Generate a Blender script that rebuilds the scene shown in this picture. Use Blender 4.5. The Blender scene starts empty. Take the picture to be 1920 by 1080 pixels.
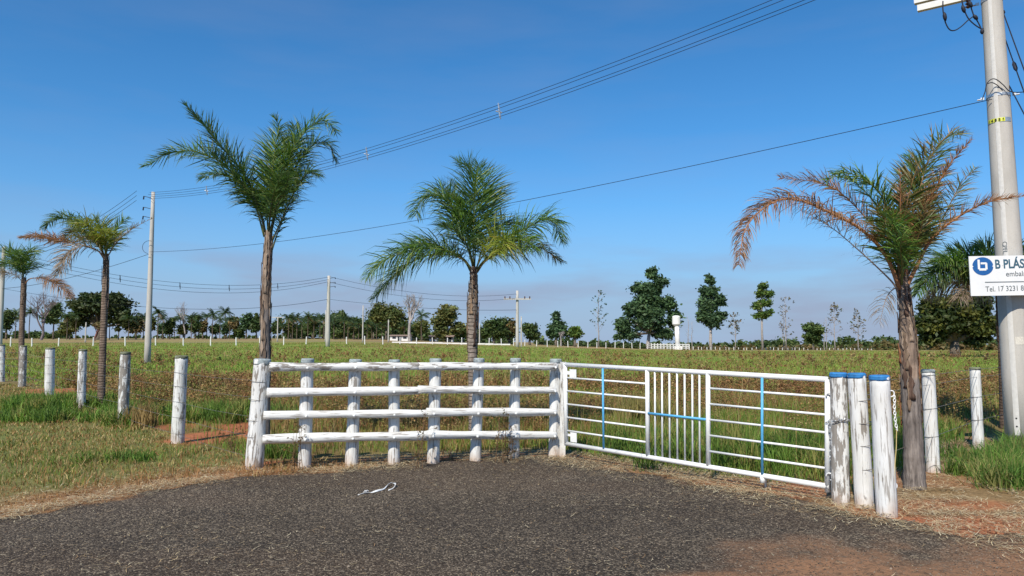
import bpy, math, random
import numpy as np
from mathutils import Vector, Matrix

random.seed(7)
rng = np.random.default_rng(7)
S = bpy.context.scene
COL = S.collection

# ------------------------------------------------------------------ camera
F = 1390.0
PITCH = math.atan(100.0 / F)
EYE = 1.65
cam_d = bpy.data.cameras.new('camera')
cam = bpy.data.objects.new('camera', cam_d)
COL.objects.link(cam)
cam_d.sensor_width = 36.0
cam_d.lens = 36.0 * F / 1920.0
cam_d.clip_start = 0.05
cam_d.clip_end = 6000
cam.location = (0, 0, EYE)
cam.rotation_euler = (math.pi / 2 + PITCH, 0, 0)
S.camera = cam

# ------------------------------------------------------------------ sky, sun, exposure
SUN_EL, SUN_AZ = math.radians(46), math.radians(24)      # azimuth: behind the camera, to the left
sun_vec = Vector((-math.sin(SUN_AZ) * math.cos(SUN_EL), -math.cos(SUN_AZ) * math.cos(SUN_EL), math.sin(SUN_EL)))
wd = bpy.data.worlds.new('World')
S.world = wd
wd.use_nodes = True
wn, wl = wd.node_tree.nodes, wd.node_tree.links
wn.clear()
w_out = wn.new('ShaderNodeOutputWorld')
w_bg = wn.new('ShaderNodeBackground')
w_bg.inputs['Strength'].default_value = 0.099
sky = wn.new('ShaderNodeTexSky')
sky.sky_type = 'NISHITA'
sky.sun_disc = False
sky.sun_elevation = SUN_EL
sky.sun_rotation = math.atan2(sun_vec.x, sun_vec.y)
sky.air_density = 1.0
sky.dust_density = 0.15
sky.ozone_density = 2.2
sky.altitude = 500
# thin mauve-grey cloud banks near the horizon and a few wisps higher up
tc = wn.new('ShaderNodeTexCoord')
mp = wn.new('ShaderNodeMapping')
mp.inputs['Scale'].default_value = (2.4, 2.4, 13.0)
wl.new(tc.outputs['Generated'], mp.inputs['Vector'])
nz = wn.new('ShaderNodeTexNoise')
nz.inputs['Scale'].default_value = 1.6
nz.inputs['Detail'].default_value = 7
nz.inputs['Roughness'].default_value = 0.52
wl.new(mp.outputs['Vector'], nz.inputs['Vector'])
rp = wn.new('ShaderNodeValToRGB')
rp.color_ramp.elements[0].position = 0.44
rp.color_ramp.elements[1].position = 0.72
wl.new(nz.outputs['Fac'], rp.inputs['Fac'])
sep = wn.new('ShaderNodeSeparateXYZ')
wl.new(tc.outputs['Generated'], sep.inputs['Vector'])
def sky_ramp(stops):
    r = wn.new('ShaderNodeValToRGB')
    el = r.color_ramp.elements
    while len(el) < len(stops): el.new(0.5)
    for q, (p, c) in zip(el, stops):
        q.position = p; q.color = (c, c, c, 1)
    wl.new(sep.outputs['Z'], r.inputs['Fac'])
    return r.outputs['Color']
tint = wn.new('ShaderNodeMixRGB'); tint.blend_type = 'MULTIPLY'
tint.inputs['Fac'].default_value = 1.0
tint.inputs['Color2'].default_value = (0.315, 0.80, 1.12, 1)
wl.new(sky.outputs['Color'], tint.inputs['Color1'])
haze_mix = wn.new('ShaderNodeMixRGB')                      # pale dusty air low over the horizon
haze_mix.inputs['Color2'].default_value = (2.75, 3.50, 4.95, 1)
wl.new(sky_ramp([(0.0, .96), (.05, .86), (.11, .48), (.18, .17), (.27, .03), (.36, 0.0)]), haze_mix.inputs['Fac'])
wl.new(tint.outputs['Color'], haze_mix.inputs['Color1'])
mul = wn.new('ShaderNodeMath'); mul.operation = 'MULTIPLY'
wl.new(rp.outputs['Color'], mul.inputs[0]); wl.new(sky_ramp([(0.0, .75), (.08, .70), (.13, .25), (.17, .10), (.30, .10), (.42, .11), (.6, .11)]), mul.inputs[1])
mixc = wn.new('ShaderNodeMixRGB')
mixc.inputs['Color2'].default_value = (2.55, 2.75, 3.75, 1)
wl.new(mul.outputs[0], mixc.inputs['Fac'])
wl.new(haze_mix.outputs['Color'], mixc.inputs['Color1'])
wl.new(mixc.outputs['Color'], w_bg.inputs['Color'])
wl.new(w_bg.outputs[0], w_out.inputs[0])

sun_d = bpy.data.lights.new('sun', 'SUN')
sun_d.energy = 4.2
sun_d.angle = math.radians(0.5)
sun_d.color = (1.0, 0.93, 0.82)
sun = bpy.data.objects.new('sun', sun_d)
COL.objects.link(sun)
sun.rotation_euler = (-sun_vec).to_track_quat('-Z', 'Y').to_euler()
sun.location = (0, 0, 30)

S.view_settings.view_transform = 'Standard'
S.view_settings.look = 'None'
S.view_settings.exposure = 0.40
S.view_settings.gamma = 1.0
S.render.engine = 'CYCLES'
S.cycles.max_bounces = 6
S.cycles.transparent_max_bounces = 6

# ------------------------------------------------------------------ helpers: projection, noise, terrain
CP, SP = math.cos(PITCH), math.sin(PITCH)

def ray(u, v):
    a = (u - 960.0) / F
    b = (540.0 - v) / F
    return Vector((a, CP - b * SP, SP + b * CP))

def at(u, v, Y):
    """point on the sight line of pixel (u, v) at forward distance Y"""
    d = ray(u, v)
    k = Y / d.y
    return Vector((d.x * k, Y, EYE + d.z * k))

_L = np.random.default_rng(3).random((256, 256))

def vnoise(x, y, s=1.0, o=0.0):
    x = np.asarray(x, float) * s + 37.3 + o * 17.7
    y = np.asarray(y, float) * s + 11.9 + o * 31.1
    xi = np.floor(x).astype(int); yi = np.floor(y).astype(int)
    fx = x - xi; fy = y - yi
    fx = fx * fx * (3 - 2 * fx); fy = fy * fy * (3 - 2 * fy)
    a = _L[xi & 255, yi & 255]; b = _L[(xi + 1) & 255, yi & 255]
    c = _L[xi & 255, (yi + 1) & 255]; d = _L[(xi + 1) & 255, (yi + 1) & 255]
    return (a * (1 - fx) + b * fx) * (1 - fy) + (c * (1 - fx) + d * fx) * fy

def fbm(x, y, s=1.0, o=0.0, n=4):
    r = 0; amp = 0.5; t = 0
    for k in range(n):
        r = r + amp * vnoise(x, y, s, o + k * 1.37); t += amp
        amp *= 0.5; s *= 2.03
    return r / t

def sstep(a, b, x):
    t = np.clip((np.asarray(x, float) - a) / (b - a), 0, 1)
    return t * t * (3 - 2 * t)

def height(x, y):
    x = np.asarray(x, float); y = np.asarray(y, float)
    a = x / np.maximum(y, 25.0)
    l = 1 - sstep(-0.25, 0.30, a)
    yy = np.maximum(y, 0)
    HL = np.interp(yy, [0, 17, 40, 70, 100, 180, 400, 1500], [0, 0, .42, .72, .98, 2.0, 3.4, 6.0])
    HR = np.interp(yy, [0, 17, 40, 60, 100, 170, 250, 400, 1500], [0, 0, .30, .40, .12, -.35, -2.0, -3.6, -9.0])
    h = l * HL + (1 - l) * HR
    far = sstep(13, 22, y)
    h = h + far * (fbm(x, y, .12, 5) - .5) * .35 + (fbm(x, y, .8, 2) - .5) * .05
    return h

def gz(x, y):
    return float(height(x, y))

def ground(u, v):
    """where the sight line of pixel (u, v) meets the near, level ground"""
    d = ray(u, v)
    k = EYE / -d.z
    return (d.x * k, d.y * k)

def foot(u, Y):
    x = (u - 960.0) / F * (Y * CP)      # near the horizon line
    return Vector((x, Y, gz(x, Y)))

# ------------------------------------------------------------------ helpers: objects
WM = {}

def link(o, parent=None, M=None):
    COL.objects.link(o)
    M = M if M is not None else Matrix.Identity(4)
    if parent is not None:
        o.parent = parent
        o.matrix_parent_inverse = WM[parent.name].inverted()
    o.matrix_basis = M
    WM[o.name] = M
    return o

def tag(o, label=None, cat=None, group=None, kind=None):
    if label: o['label'] = label
    if cat: o['category'] = cat
    if group: o['group'] = group
    if kind: o['kind'] = kind
    return o

def thing(name, loc, label, cat, group=None):
    o = bpy.data.objects.new(name, None)
    o.empty_display_size = 0.2
    link(o, None, Matrix.Translation(loc))
    return tag(o, label, cat, group)

class MB:
    """collects vertices and polygons (with per-vertex colour) for one mesh"""
    def __init__(self):
        self.v = []; self.f = []; self.c = []; self.n = 0
    def add(self, v, f, c=None):
        v = np.asarray(v, float).reshape(-1, 3)
        self.f += [tuple(int(i) + self.n for i in q) for q in f]
        self.v.append(v); self.n += len(v)
        if c is None: c = (1, 1, 1)
        c = np.asarray(c, float)
        if c.ndim == 1: c = np.tile(c, (len(v), 1))
        self.c.append(c)
    def tube(self, pts, rad, n=8, c=None, cap=True):
        pts = [Vector(p) for p in pts]
        m = len(pts)
        rad = [rad] * m if np.isscalar(rad) else list(rad)
        t0 = (pts[1] - pts[0]).normalized()
        ref = Vector((0, 0, 1)) if abs(t0.z) < 0.9 else Vector((1, 0, 0))
        a = t0.cross(ref).normalized()
        vs = []
        for i in range(m):
            t = (pts[min(i + 1, m - 1)] - pts[max(i - 1, 0)]).normalized()
            a = (a - t * a.dot(t)).normalized()
            b = t.cross(a)
            for k in range(n):
                w = 2 * math.pi * k / n
                vs.append(pts[i] + (a * math.cos(w) + b * math.sin(w)) * rad[i])
        fs = [(i * n + k, i * n + (k + 1) % n, (i + 1) * n + (k + 1) % n, (i + 1) * n + k) for i in range(m - 1) for k in range(n)]
        if cap:
            fs.append(tuple(range(n))[::-1]); fs.append(tuple((m - 1) * n + k for k in range(n)))
        self.add(vs, fs, c)
    def box(self, c0, sx, sy, sz, M=None, c=None):
        vs = [Vector((x * sx / 2, y * sy / 2, z * sz / 2)) for x in (-1, 1) for y in (-1, 1) for z in (-1, 1)]
        if M is not None: vs = [M @ q for q in vs]
        vs = [q + Vector(c0) for q in vs]
        self.add(vs, [(0, 1, 3, 2), (4, 6, 7, 5), (0, 4, 5, 1), (2, 3, 7, 6), (0, 2, 6, 4), (1, 5, 7, 3)], c)
    def build(self, name, mat, parent=None, M=None, smooth=False):
        me = bpy.data.meshes.new(name)
        me.from_pydata(np.concatenate(self.v).tolist(), [], self.f)
        ca = me.color_attributes.new('Col', 'FLOAT_COLOR', 'POINT')
        cc = np.concatenate(self.c)
        ca.data.foreach_set('color', np.concatenate([cc, np.ones((len(cc), 1))], 1).ravel())
        if smooth: me.polygons.foreach_set('use_smooth', [True] * len(me.polygons))
        me.materials.append(mat)
        return link(bpy.data.objects.new(name, me), parent, M)

def fast_mesh(name, v, tris, col, mat, parent=None, M=None, smooth=False):
    """numpy arrays -> one triangle mesh object"""
    v = np.ascontiguousarray(v, np.float32).reshape(-1, 3)
    tris = np.ascontiguousarray(tris, np.int32).reshape(-1, 3)
    me = bpy.data.meshes.new(name)
    me.vertices.add(len(v)); me.vertices.foreach_set('co', v.ravel())
    me.loops.add(tris.size); me.loops.foreach_set('vertex_index', tris.ravel())
    me.polygons.add(len(tris))
    me.polygons.foreach_set('loop_start', np.arange(0, tris.size, 3, dtype=np.int32))
    me.update(calc_edges=True)
    if smooth: me.polygons.foreach_set('use_smooth', [True] * len(tris))
    ca = me.color_attributes.new('Col', 'FLOAT_COLOR', 'POINT')
    col = np.asarray(col, np.float32).reshape(-1, 3)
    ca.data.foreach_set('color', np.concatenate([col, np.ones((len(col), 1), np.float32)], 1).ravel())
    me.materials.append(mat)
    me.validate()
    return link(bpy.data.objects.new(name, me), parent, M)

def axis_matrix(p0, p1, spin=0.0):
    p0, p1 = Vector(p0), Vector(p1)
    q = (p1 - p0).normalized().to_track_quat('Z', 'Y')
    return Matrix.Translation(p0) @ q.to_matrix().to_4x4() @ Matrix.Rotation(spin, 4, 'Z')

def log_mesh(name, length, r0, r1, mat, parent, M, seed=0, n=16, rings=14, wob=0.02, ovality=.03, bevel=.008, lump=0.0):
    """a hewn round log along its own Z axis"""
    g = random.Random(seed)
    ph = [g.uniform(0, 6.28) for _ in range(6)]
    b = MB(); vs = []
    zs = [0.0] + [length * i / rings for i in range(1, rings)] + [length - bevel, length]
    for i, z in enumerate(zs):
        t = z / length
        r = r0 + (r1 - r0) * t
        if i == len(zs) - 1: r -= bevel
        for k in range(n):
            w = 2 * math.pi * k / n
            rr = r * (1 + ovality * math.sin(2 * w + ph[0]) + wob * math.sin(3 * w + ph[1] + 3 * t) + wob * math.sin(5 * w + ph[2] - 5 * t) + lump * math.sin(9 * t + ph[3]) + wob * .6 * math.sin(23 * t + ph[4] + w))
            vs.append((rr * math.cos(w) + lump * r * .5 * math.sin(5 * t + ph[5]), rr * math.sin(w), z))
    m = len(zs)
    fs = [(i * n + k, i * n + (k + 1) % n, (i + 1) * n + (k + 1) % n, (i + 1) * n + k) for i in range(m - 1) for k in range(n)]
    fs.append(tuple(range(n))[::-1]); fs.append(tuple((m - 1) * n + k for k in range(n)))
    b.add(vs, fs)
    o = b.build(name, mat, parent, M)
    me = o.data
    sm = [len(p.vertices) == 4 for p in me.polygons]
    me.polygons.foreach_set('use_smooth', sm)
    return o

# ------------------------------------------------------------------ materials
def mat_base(name, rough=0.7, spec=0.3):
    m = bpy.data.materials.new(name)
    m.use_nodes = True
    nt = m.node_tree
    p = nt.nodes['Principled BSDF']
    p.inputs['Roughness'].default_value = rough
    p.inputs['Specular IOR Level'].default_value = spec
    return m, nt, p

def N(nt, t, **kw):
    n = nt.nodes.new(t)
    for k, v in kw.items():
        if k in n.inputs: n.inputs[k].default_value = v
        else: setattr(n, k, v)
    return n

def ramp(nt, src, stops):
    r = nt.nodes.new('ShaderNodeValToRGB')
    el = r.color_ramp.elements
    while len(el) < len(stops): el.new(0.5)
    for q, (p, c) in zip(el, stops):
        q.position = p
        q.color = (c, c, c, 1) if np.isscalar(c) else (*c, 1)
    nt.links.new(src, r.inputs['Fac'])
    return r.outputs['Color']

def noise(nt, vec, scale, detail=4, rough=.55):
    n = N(nt, 'ShaderNodeTexNoise')
    n.inputs['Scale'].default_value = scale
    n.inputs['Detail'].default_value = detail
    n.inputs['Roughness'].default_value = rough
    if vec is not None: nt.links.new(vec, n.inputs['Vector'])
    return n.outputs['Fac']

def objvec(nt, scale=(1, 1, 1), rnd=True):
    tcn = N(nt, 'ShaderNodeTexCoord')
    m = N(nt, 'ShaderNodeMapping')
    m.inputs['Scale'].default_value = scale
    src = tcn.outputs['Object']
    if rnd:
        oi = N(nt, 'ShaderNodeObjectInfo')
        ad = N(nt, 'ShaderNodeVectorMath', operation='ADD')
        sc = N(nt, 'ShaderNodeMath', operation='MULTIPLY'); sc.inputs[1].default_value = 50
        nt.links.new(oi.outputs['Random'], sc.inputs[0])
        nt.links.new(src, ad.inputs[0]); nt.links.new(sc.outputs[0], ad.inputs[1])
        src = ad.outputs[0]
    nt.links.new(src, m.inputs['Vector'])
    return m.outputs['Vector']

def mixrgb(nt, fac, a, b, mode='MIX'):
    m = N(nt, 'ShaderNodeMixRGB'); m.blend_type = mode
    for s, k in ((fac, 'Fac'), (a, 'Color1'), (b, 'Color2')):
        if hasattr(s, 'is_output'): nt.links.new(s, m.inputs[k])
        elif np.isscalar(s): m.inputs[k].default_value = s
        else: m.inputs[k].default_value = (*s, 1)
    return m.outputs['Color']

def math_n(nt, op, a, b):
    m = N(nt, 'ShaderNodeMath', operation=op)
    for i, s in enumerate((a, b)):
        if hasattr(s, 'is_output'): nt.links.new(s, m.inputs[i])
        else: m.inputs[i].default_value = s
    return m.outputs[0]

def bump(nt, p, h, strength=.3, dist=.01):
    b = N(nt, 'ShaderNodeBump')
    b.inputs['Strength'].default_value = strength
    b.inputs['Distance'].default_value = dist
    nt.links.new(h, b.inputs['Height'])
    nt.links.new(b.outputs['Normal'], p.inputs['Normal'])

def attr_col(nt):
    a = N(nt, 'ShaderNodeAttribute'); a.attribute_name = 'Col'
    return a.outputs['Color']

def painted_wood():
    m, nt, p = mat_base('peeling_white_painted_wood', .75, .2)
    v = objvec(nt, (1, 1, .06))
    v2 = objvec(nt, (1, 1, .30))
    n1 = noise(nt, v, 55, 3, .6)
    n2 = noise(nt, v2, 16, 5, .62)
    at_ = N(nt, 'ShaderNodeAttribute'); at_.attribute_type = 'OBJECT'; at_.attribute_name = 'peel'
    s = math_n(nt, 'ADD', math_n(nt, 'MULTIPLY', n2, .75), math_n(nt, 'MULTIPLY', n1, .35))
    s = math_n(nt, 'ADD', s, at_.outputs['Fac'])
    peel = ramp(nt, s, [(.625, 0.0), (.655, 1.0)])
    crack = ramp(nt, n1, [(.555, 0.0), (.625, 1.0)])
    dirt = noise(nt, objvec(nt, (1, 1, .5)), 7, 5)
    white = mixrgb(nt, ramp(nt, dirt, [(.35, 0), (.75, 1)]), (.72, .72, .70), (.60, .585, .54))
    wood = mixrgb(nt, n1, (.16, .14, .12), (.36, .33, .29))
    c = mixrgb(nt, peel, white, wood)
    c = mixrgb(nt, math_n(nt, 'MULTIPLY', crack, .75), c, (.23, .20, .17))
    geo = N(nt, 'ShaderNodeNewGeometry'); sg = N(nt, 'ShaderNodeSeparateXYZ'); nt.links.new(geo.outputs['Position'], sg.inputs[0])
    spl = math_n(nt, 'ADD', math_n(nt, 'MULTIPLY', dirt, .34), math_n(nt, 'MULTIPLY', sg.outputs['Z'], -1.0))
    c = mixrgb(nt, ramp(nt, spl, [(-.02, 0), (.20, .75)]), c, (.46, .31, .21))      # red soil splashed on the feet by rain
    nt.links.new(c, p.inputs['Base Color'])
    h = math_n(nt, 'SUBTRACT', math_n(nt, 'MULTIPLY', n1, -.9), math_n(nt, 'MULTIPLY', peel, .35))
    bump(nt, p, h, .55, .012)
    return m

def flat_mat(name, col, rough=.6, spec=.3, var=.12, sc=14, metal=0, bmp=.1):
    m, nt, p = mat_base(name, rough, spec)
    v = objvec(nt)
    n = noise(nt, v, sc, 6)
    a = tuple(max(0, q * (1 - var)) for q in col); b = tuple(min(1, q * (1 + var)) for q in col)
    nt.links.new(mixrgb(nt, ramp(nt, n, [(.3, 0), (.7, 1)]), a, b), p.inputs['Base Color'])
    p.inputs['Metallic'].default_value = metal
    if bmp: bump(nt, p, noise(nt, v, sc * 6, 3), bmp, .004)
    return m

def leaf_mat(name, trans=.3, rough=.5, spec=.3, var=.25):
    m, nt, p = mat_base(name, rough, spec)
    c = attr_col(nt)
    nz_ = noise(nt, objvec(nt, (1, 1, 1), False), 2.5, 3)
    c = mixrgb(nt, 1.0, c, ramp(nt, nz_, [(.3, 1 - var), (.7, 1 + var)]), 'MULTIPLY')
    nt.links.new(c, p.inputs['Base Color'])
    t = N(nt, 'ShaderNodeBsdfTranslucent')
    tcol = mixrgb(nt, 1.0, c, (1.2, 1.25, .7), 'MULTIPLY')
    nt.links.new(tcol, t.inputs['Color'])
    mx = N(nt, 'ShaderNodeMixShader'); mx.inputs['Fac'].default_value = trans
    nt.links.new(p.outputs[0], mx.inputs[1]); nt.links.new(t.outputs[0], mx.inputs[2])
    out = nt.nodes['Material Output']
    nt.links.new(mx.outputs[0], out.inputs['Surface'])
    return m

def bark_mat(name, c0, c1, zs=.15, sc=22, rings=0.0, strength=.6):
    m, nt, p = mat_base(name, .9, .1)
    v = objvec(nt, (1, 1, zs))
    n1 = noise(nt, v, sc, 6, .65)
    n2 = noise(nt, objvec(nt, (1, 1, .6)), 4, 4)
    c = mixrgb(nt, ramp(nt, n1, [(.32, 0), (.68, 1)]), c0, c1)
    c = mixrgb(nt, ramp(nt, n2, [(.45, 0), (.7, .6)]), c, tuple(q * .55 for q in c0))
    h = n1
    if rings:
        w = N(nt, 'ShaderNodeTexWave'); w.wave_type = 'BANDS'; w.bands_direction = 'Z'
        w.inputs['Scale'].default_value = rings; w.inputs['Distortion'].default_value = 5; w.inputs['Detail'].default_value = 3
        nt.links.new(objvec(nt, (.6, .6, 1)), w.inputs['Vector'])
        wf = ramp(nt, w.outputs['Fac'], [(0, 0), (.22, 1)])
        c = mixrgb(nt, wf, tuple(q * .5 for q in c0), c)
        h = math_n(nt, 'ADD', n1, math_n(nt, 'MULTIPLY', wf, .6))
    c = mixrgb(nt, 1.0, c, attr_col(nt), 'MULTIPLY')
    nt.links.new(c, p.inputs['Base Color'])
    bump(nt, p, h, strength, .02)
    return m

def attr_mat(name, rough=.9, spec=.1, fine=0, fs=40, bmp=.0, bdist=.01):
    m, nt, p = mat_base(name, rough, spec)
    c = attr_col(nt)
    if fine:
        v = objvec(nt, (1, 1, 1), False)
        n1 = noise(nt, v, fs, 6, .65)
        c = mixrgb(nt, 1.0, c, ramp(nt, n1, [(.28, 1 - fine), (.72, 1 + fine)]), 'MULTIPLY')
        if bmp: bump(nt, p, n1, bmp, bdist)
    nt.links.new(c, p.inputs['Base Color'])
    return m

M_WOOD = painted_wood()
M_CAP = flat_mat('weathered_grey_paint', (.30, .34, .34), .8, .15, .35, 30, bmp=.4)
M_MOSS = flat_mat('mossy_grey_wood', (.17, .18, .12), .9, .1, .4, 30, bmp=.5)
M_BLUE = flat_mat('blue_paint', (.035, .19, .45), .6, .25, .3, 24, bmp=.3)
M_BLUEBAR = flat_mat('light_blue_paint', (.10, .40, .68), .45, .35, .10, 30)
M_GATE = flat_mat('white_gate_enamel', (.80, .81, .80), .38, .4, .05, 9, bmp=.05)
def gate_paint():
    m, nt, p = mat_base('white_gate_enamel', .38, .4)
    v = objvec(nt)
    n1 = noise(nt, v, 7, 6); n2 = noise(nt, v, 26, 5, .7)
    c = mixrgb(nt, ramp(nt, n1, [(.35, 0), (.7, 1)]), (.80, .81, .80), (.70, .70, .67))
    c = mixrgb(nt, ramp(nt, n2, [(.66, 0), (.72, .7)]), c, (.36, .20, .10))
    nt.links.new(c, p.inputs['Base Color'])
    bump(nt, p, n2, .12, .003)
    return m
M_GATE = gate_paint()
M_STEEL = flat_mat('galvanised_steel', (.55, .56, .56), .45, .5, .15, 60, .8)
M_WIRE = flat_mat('old_fence_wire', (.26, .245, .225), .6, .4, .15, 60, .6)
M_CABLE = flat_mat('black_cable', (.018, .02, .03), .6, .3, .1)
M_CONC = None
def concrete():
    m, nt, p = mat_base('pale_concrete', .88, .15)
    v = objvec(nt, (1, 1, .25))
    n1 = noise(nt, v, 6, 6, .6); n2 = noise(nt, objvec(nt), 90, 3)
    c = mixrgb(nt, ramp(nt, n1, [(.35, 0), (.7, 1)]), (.52, .49, .44), (.41, .385, .345))
    c = mixrgb(nt, ramp(nt, n2, [(.60, 0), (.72, .6)]), c, (.26, .245, .22))
    nt.links.new(c, p.inputs['Base Color'])
    bump(nt, p, n2, .25, .004)
    return m
M_CONC = concrete()
M_STRIP = flat_mat('light_concrete_strip', (.60, .58, .54), .85, .15, .08, 20)
M_SIGN = flat_mat('white_sign_enamel', (.78, .78, .77), .4, .4, .05, 4, bmp=0)
M_SBLUE = flat_mat('sign_blue', (.02, .11, .33), .4, .4, .06, 30, bmp=0)
M_SINK = flat_mat('sign_slate_lettering', (.05, .12, .17), .5, .3, .06, 30, bmp=0)
M_SGREY = flat_mat('sign_grey_lettering', (.13, .15, .16), .5, .3, .06, 30, bmp=0)
M_YELLOW = flat_mat('yellow_number_tag', (.70, .72, .06), .5, .3, .05, 30, bmp=0)
M_BLACK = flat_mat('black_ink', (.02, .02, .02), .6, .2, .05, 30, bmp=0)
M_PORC = flat_mat('brown_insulator', (.08, .035, .025), .25, .5, .1, 30, bmp=0)
M_WHITEWASH = flat_mat('white_limewash', (.74, .73, .69), .8, .15, .1, 3)
M_ROOF = flat_mat('terracotta_roof', (.26, .19, .15), .9, .1, .25, 3)
M_DARKGLASS = flat_mat('dark_window_glass', (.03, .035, .04), .15, .5, .1, 3, bmp=0)
M_PALMLEAF = leaf_mat('palm_leaflets', .36, .42, .4, .18)
M_LEAF = leaf_mat('tree_leaves', .22, .55, .25, .18)
M_GRASS = leaf_mat('grass_blades', .30, .6, .2, .22)
M_WEED = leaf_mat('weed_leaves', .25, .65, .15, .25)
M_STRAW = attr_mat('dry_straw', .8, .15)
M_PALMBARK = bark_mat('palm_trunk_bark', (.105, .092, .084), (.37, .33, .295), .10, 34, 0, .9)
M_PALMRING = bark_mat('ringed_palm_bark', (.17, .135, .11), (.36, .30, .25), .5, 22, 5.0, .7)
M_BARK = bark_mat('tree_bark', (.10, .08, .06), (.24, .20, .16), .2, 6, 0, .5)
M_PALEBARK = bark_mat('pale_bark', (.26, .23, .21), (.46, .42, .39), .2, 6, 0, .4)
M_RACHIS = attr_mat('frond_stalk', .6, .3)

# ------------------------------------------------------------------ layout on the ground
edge_px = [(-420, 1075), (-200, 1018), (-60, 985), (0, 972), (60, 960), (120, 950), (190, 938), (260, 924), (330, 912), (400, 905), (470, 899), (540, 890), (610, 884), (690, 877),
           (760, 870), (830, 863), (890, 861), (960, 858), (1030, 857), (1080, 866), (1140, 876), (1220, 888), (1300, 903), (1380, 920), (1460, 934),
           (1540, 950), (1620, 964), (1700, 980), (1780, 992), (1870, 1004), (1960, 1020), (2150, 1050), (2500, 1090)]
DRIVE = [ground(u, v) for u, v in edge_px]
DRIVE = [(-30.0, 4.2)] + DRIVE + [(30.0, 4.6), (30, -5), (-30, -5)]

def sdf(x, y, poly):
    x = np.asarray(x, float); y = np.asarray(y, float)
    d = np.full(x.shape, 1e9); inside = np.zeros(x.shape, bool)
    n = len(poly)
    for i in range(n):
        ax, ay = poly[i]; bx, by = poly[(i + 1) % n]
        ex, ey = bx - ax, by - ay
        t = np.clip(((x - ax) * ex + (y - ay) * ey) / (ex * ex + ey * ey + 1e-12), 0, 1)
        d = np.minimum(d, np.hypot(x - ax - t * ex, y - ay - t * ey))
        if ay != by:
            c = ((ay > y) != (by > y)) & (x < (bx - ax) * (y - ay) / (by - ay) + ax)
            inside ^= c
    return np.where(inside, -d, d)

FENCE_LINE = [(-60, 62), (-19.6, 28.3), (-16.8, 25.5), (-13.6, 21.8), (-10.4, 17.9), (-7.87, 15.0), (-5.5, 12.2), (-3.45, 9.8), (0.62, 10.8), (3.3, 7.6), (3.6, 7.25), (5.4, 9.55), (7.28, 11.6), (16, 20), (60, 62)]
def fence_y(x):
    return np.interp(x, [p[0] for p in FENCE_LINE], [p[1] for p in FENCE_LINE])

RED = [((410, 818), 1.05, 1.1, 1.0), ((455, 800), .7, .9, 1.0), ((330, 800), .6, .5, .8), ((120, 738), 1.3, 1.3, .9), ((530, 868), .45, .2, 1.0), ((700, 862), .5, .22, .7), ((810, 858), .5, .2, .7), ((945, 853), .6, .22, .8), ((1490, 921), .55, .42, 1.0), ((1400, 905), .6, .4, .7),
       ((1760, 948), .8, .35, .7), ((1850, 985), 1.2, .5, 1.0), ((1730, 900), 1.2, .6, .4), ((1950, 1010), 1.8, .8, 1.0), ((1640, 958), .5, .25, .7)]
RED = [(ground(*p), a, b, w) for p, a, b, w in RED]
def red_w(x, y):
    r = np.zeros(np.shape(x))
    for (cx, cy), a, b, w in RED:
        q = np.hypot((x - cx) / a, (y - cy) / b) + (fbm(x, y, 2.2, 9) - .5) * .9
        r = np.maximum(r, w * (1 - sstep(.65, 1.1, q)))
    return r
LUSH = [ground(u, v) for u, v in [(1790, 905), (1812, 875), (1850, 852), (1920, 842), (2010, 838), (2150, 850), (2200, 900), (2050, 925), (1920, 925), (1850, 918)]]

GREEN = np.array((.120, .185, .032)); OLIVE = np.array((.195, .188, .048)); TAN = np.array((.42, .31, .145)); RUST = np.array((.245, .130, .055)); SOIL = np.array((.17, .095, .055)); REDSOIL = np.array((.36, .135, .065))

def L3(a, b, t):
    t = np.asarray(t)[..., None]
    return a * (1 - t) + b * t

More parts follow.
